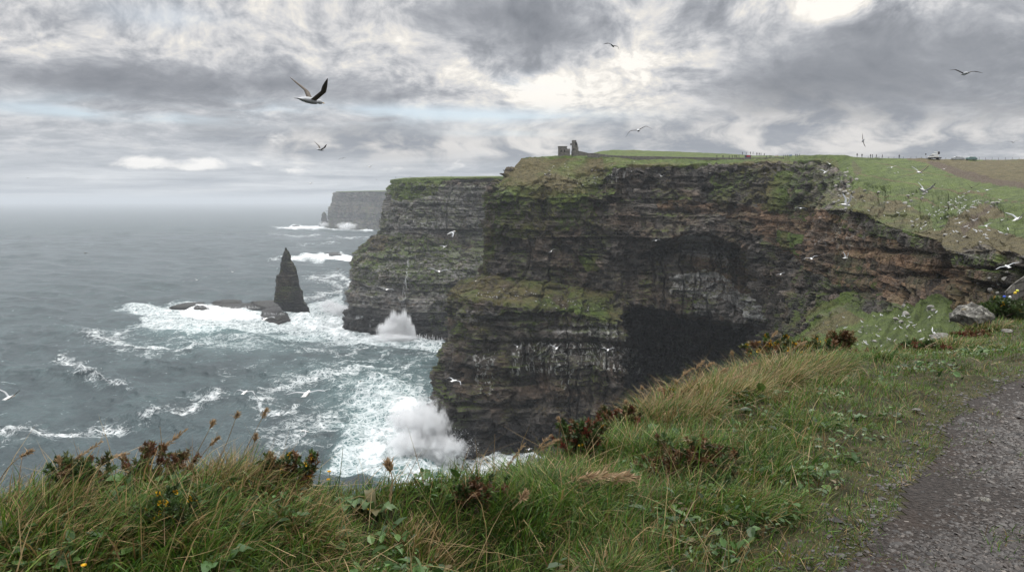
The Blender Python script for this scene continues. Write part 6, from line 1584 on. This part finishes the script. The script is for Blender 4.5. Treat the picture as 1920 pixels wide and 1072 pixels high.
shrub((1160, 800, 58, 22, 5.5, dict(n=20, sprig=6, pal=RED + BRN + GRN[:2], sp=.4, fl=.06)), 'rusty crimson-leaved low bush on the brink before the dark rock', 'bush')
shrub((1300, 880, 105, 46, 4.7, dict(n=30, sprig=6, pal=BRN + GRN[:2] + BRN[:1], sp=.4)), 'large brown thorny gorse with bare twigs in the middle of the bank')
shrub((1330, 925, 60, 26, 4.5, dict(n=16, sprig=6, pal=GRN, sp=.5)), 'dense dark green gorse cushion under the bare brown twigs')
shrub((1500, 662, 105, 32, 11.0, dict(n=44, sprig=7, pal=BRN + GRN + [(.12, .09, .03)], sp=.35, fl=.40)), 'broad gorse dotted with yellow flowers on the brink before the green bank')
shrub((1425, 716, 40, 24, 8.2, dict(n=14, sprig=5, pal=GRN + BRN[:1], sp=.5)), 'small gorse sprig among the straw-coloured tussocks')
shrub((1728, 668, 46, 34, 15.0, dict(n=40, sprig=7, pal=RED + GRN, sp=.35)), 'dark bush of mixed crimson and green leaves at the brink below the boulder', 'bush')
shrub((1880, 590, 52, 36, 22.0, dict(n=44, sprig=7, pal=GRN + [(.05, .07, .02)], sp=.35, fl=.10)), 'dense green gorse on the crest right of the lichened boulder')
shrub((1815, 642, 46, 12, 18.0, dict(n=26, sprig=6, pal=[RED[0], BRN[0], RED[1], BRN[1]], sp=.6)), 'low rust-red heather mat below the lichened boulder', 'heather')
shrub((1610, 672, 40, 14, 12.4, dict(n=20, sprig=6, pal=BRN + [RED[1]], sp=.6)), 'low brown heather between the yellow gorse and the crimson bush', 'heather')
shrub((1575, 640, 22, 16, 11.6, dict(n=12, sprig=6, pal=BRN, sp=.6)), 'small brown gorse knob rising behind the yellow gorse')
shrub((1260, 745, 16, 10, 6.4, dict(n=7, sprig=5, pal=RED + GRN, sp=.7, fl=.4)), 'tiny sprig with orange-yellow flowers at the brink before the cave', 'flowering sprig')

# --- broad-leaved plants
def leafy(px, py, Y, n, L, label, seed, up=.5, pal=((.05, .10, .03), (.07, .12, .04))):
    r = np.random.default_rng(seed); c = pix(px, py, Y); z = float(ground_z(c[0:1], c[1:2])[0]); base_ = np.array([c[0], c[1], z]); parts = []
    for i in range(n):
        a = 6.28 * i / n + r.normal(0, .3); d = np.array([math.cos(a), math.sin(a), 0]); el_ = r.uniform(.2, 1.0) * up; l = L * r.uniform(.6, 1.1)
        path = bez(base_, base_ + d * l * .5 + np.array([0, 0, l * el_]), base_ + d * l + np.array([0, 0, l * el_ * .55]), 9)
        side = np.cross(d, [0, 0, 1]); wd = l * .22 * np.sin(np.clip(np.linspace(-.05, 1, 9), 0, 1) * np.pi) ** .7 + .002
        wav = .25 * np.sin(np.arange(9) * 2.4 + r.uniform(0, 6))[:, None] * np.array([0, 0, 1]) * wd[:, None]
        V = np.stack([path - side * wd[:, None] + np.array([0, 0, .25]) * wd[:, None] + wav, path, path + side * wd[:, None] + np.array([0, 0, .25]) * wd[:, None] - wav], 1).reshape(-1, 3)
        parts.append((V, gridfaces(9, 3), np.tile(np.array(pal[i % len(pal)]) * r.uniform(.7, 1.25), (27, 1))))
    V, f, cc = merge(parts); o = link('broadleaf_plant', mesh_np('broadleaf_plant', V - base_, f, [M_LEAF], dict(tint=cc), smooth=True)); o.location = tuple(base_); tag(o, label, 'plant')
leafy(620, 968, 3.15, 7, .13, 'pale green lobed plant in the grass under the surf', 1)
leafy(700, 905, 3.5, 9, .11, 'upright leafy plant with brown buds over the surf', 2, 1.6, ((.05, .09, .025), (.10, .09, .03)))
leafy(655, 895, 3.5, 7, .10, 'leafy sprout at the brink left of the budded plant', 3, 1.4)
leafy(840, 1035, 2.6, 6, .14, 'flat dock rosette at the bottom of the bank, middle', 4, .35)
leafy(270, 1060, 2.35, 6, .16, 'large smooth dock leaves at the bottom edge, left', 5, .8, ((.06, .10, .05),))
leafy(905, 1060, 2.5, 6, .12, 'dock rosette right of the flat one at the bottom of the bank', 6, .4)
leafy(1590, 795, 6.2, 8, .16, 'flat broad-leaved plant beside the half-buried stone', 7, .25)
leafy(1350, 800, 5.6, 8, .12, 'bright green leafy clump behind the brown gorse', 8, .6)
leafy(1060, 990, 3.2, 7, .10, 'small dark leafy clump below the green tussock', 9, .5)
leafy(1530, 890, 4.8, 8, .11, 'low rosette in the short turf halfway to the path', 10, .3)
leafy(1400, 965, 4.0, 8, .10, 'low rosette in the short turf under the gorse cushion', 11, .3)
leafy(1000, 1010, 3.0, 6, .09, 'yellowing lobed leaf clump left of the dark one', 12, .5, ((.12, .14, .03), (.07, .11, .03)))
leafy(410, 1010, 2.7, 6, .12, 'dark dock clump in the long grass at lower left', 13, .9)

# --- yellow flowers standing in the turf
def flower(px, py, Y, label, s_=.011):
    r = np.random.default_rng(int(px)); c = pix(px, py, Y); z = float(ground_z(c[0:1], c[1:2])[0]); o = empty('yellow_flower', tuple(c)); tag(o, label, 'flower', 'yellow flowers in the turf')
    V, f = tube(bez(np.array([c[0], c[1], z]), (c + np.array([c[0], c[1], z])) / 2 + np.array([.01, 0, 0]), c, 6), .0012 * max(1, Y / 4)); mesh_tint('stem', [(V, f, const(V, (.06, .09, .03)))], M_LEAF, o, c)
    n = 10; D = np.stack([np.cos(np.arange(n) * .63), np.sin(np.arange(n) * .63), np.full(n, .45)], 1); V, f = quads_from(np.repeat(c[None], n, 0), D, s_ * max(1, Y / 5), s_ * .8 * max(1, Y / 5), r); mesh_tint('petals', [(V, f, const(V, (.70, .42, .02)))], M_LEAF, o, c)
for px, py, Y, lab in [(617, 884, 3.5, 'orange-yellow flower at the brink beside the bushy sprig'), (616, 899, 3.5, 'small yellow flower just under the orange-yellow one'), (688, 944, 3.5, 'yellow flower pair member above the drier grass, upper'), (689, 955, 3.5, 'yellow flower pair member above the drier grass, lower'), (157, 1060, 2.4, 'orange flower at the bottom edge of the bank'), (930, 901, 4.0, 'yellow flower on the brink left of the fat plume'), (942, 904, 4.0, 'second yellow flower on the brink left of the fat plume'), (1606, 829, 5.6, 'yellow flower in the turf right of the brown gorse'), (1644, 846, 5.4, 'yellow flower in the turf near the path, rightmost'), (1529, 880, 4.8, 'lone yellow flower in the short turf'), (1617, 728, 8, 'yellow flower among the tussocks under the gorse'), (1629, 743, 7.6, 'yellow flower among the tussocks, lower of two'), (1369, 746, 7, 'yellow flower in the pale dry tussock'), (1763, 672, 13, 'yellow flower by the crimson bush'), (1550, 684, 10.6, 'yellow flower under the broad gorse')]:
    flower(px, py, Y, lab)

# --- stones near at hand
def near_rock(px, py, wpx, hpx, Y, mesh, label, sink=.3, rot=0.0, name='boulder'):
    c = pix(px, py, Y); s_ = wpx * Y / F / 2; hz = hpx * Y / F / 2
    o = link(name, mesh); o.location = tuple(c); o.scale = (s_, s_ * .9, hz / .75); o.rotation_euler = (0, rot, px % 6); tag(o, label, 'rock'); return o
BIG = boulder_mesh('boulder', 91, 5, .8); BIG.materials.append(M_GREY); FLATM = boulder_mesh('stone', 93, 4, .3, .6); FLATM.materials.append(M_GREY)
near_rock(1820, 591, 72, 58, 20, BIG, 'big lichened grey boulder on the crest of the near bank')
near_rock(1584, 776, 50, 26, 6.4, FLATM, 'half-buried grey stone in the turf of the bank', rot=.12, name='stone')
near_rock(1765, 630, 52, 18, 18.5, FLATM, 'flat grey slab poking out of the bank left of the boulder', rot=-.1, name='stone')
near_rock(1763, 650, 34, 16, 17, FLATM, 'dark stone above the crimson bush', rot=.1, name='stone')
near_rock(1690, 690, 24, 16, 14, BIG, 'grey stone at the left foot of the crimson bush', name='stone')
near_rock(1888, 620, 24, 10, 18, FLATM, 'small grey stone in the grass right of the boulder', name='stone')
near_rock(1808, 958, 32, 12, 4.25, FLATM, 'pale flat stone lying on the gravel path', name='stone')
near_rock(1846, 937, 26, 14, 4.4, FLATM, 'dark stone on the gravel path right of the pale one', name='stone')
near_rock(1718, 767, 18, 7, 6.3, FLATM, 'small tan stone in the verge beside the path', name='stone')
near_rock(1910, 893, 20, 8, 4.9, FLATM, 'small brown stone at the right edge of the path', name='stone')
near_rock(1851, 698, 16, 6, 9, FLATM, 'small pale stone on the verge where the path leaves the view', name='stone')
# flagstone wall with litter caught under it, at the right edge
Pw = [pix(1884, 552, 27), pix(1897, 541, 27.4), pix(1910, 533, 28), pix(1935, 519, 29), pix(1970, 500, 30)]
wv = np.array([[p, p + np.array([0, 0, .07 + .04 * i]), p + np.array([.05, .12, .07 + .04 * i]), p + np.array([.05, .12, 0])] for i, p in enumerate(Pw)])
wv[:, 0, 2] -= .5; wv[:, 3, 2] -= .5
tag(link('slab_wall', mesh_np('slab_wall', wv.reshape(-1, 3), gridfaces(5, 4), [M_STONE])), 'upright flagstone slab wall rising to the right edge of the view', 'wall')
for px, py, c, lab in [(1883, 556, (.02, .07, .45), 'scrap of bright blue plastic under the slab wall'), (1903, 549, (.65, .45, .03), 'yellow scrap lying under the slab wall'), (1908, 545, (.55, .58, .05), 'lime yellow scrap right of the yellow one'), (1893, 557, (.6, .6, .6), 'white crumpled scrap between the blue and yellow ones')]:
    o = link('litter', boulder_mesh('litter', int(px), 2, .5)); o.data.materials.append(plain('plastic_scrap', c, .4)); o.location = tuple(pix(px, py, 26.6)); o.scale = (.06, .05, .07); tag(o, lab, 'litter')
# ------------------------------------------------------------------ sea air
def haze():
    bm = bmesh.new(); bmesh.ops.create_cube(bm, size=1.0)
    for v in bm.verts:
        v.co = Vector((v.co.x * 160000, v.co.y * 84000 + 0, (v.co.z + .5) * 220 - 30))
    me = bpy.data.meshes.new('haze'); bm.to_mesh(me); bm.free()
    m, g, out = new_mat('sea_air')
    vol = g.node('ShaderNodeVolumePrincipled', {'Color': (.67, .71, .76), 'Density': 1.05e-4, 'Anisotropy': .15})
    g.l.new(vol, out.inputs[1]); me.materials.append(m)
    try: m.cycles.volume_sampling = 'DISTANCE'
    except Exception: pass
    link('haze', me, kind='stuff')
haze()
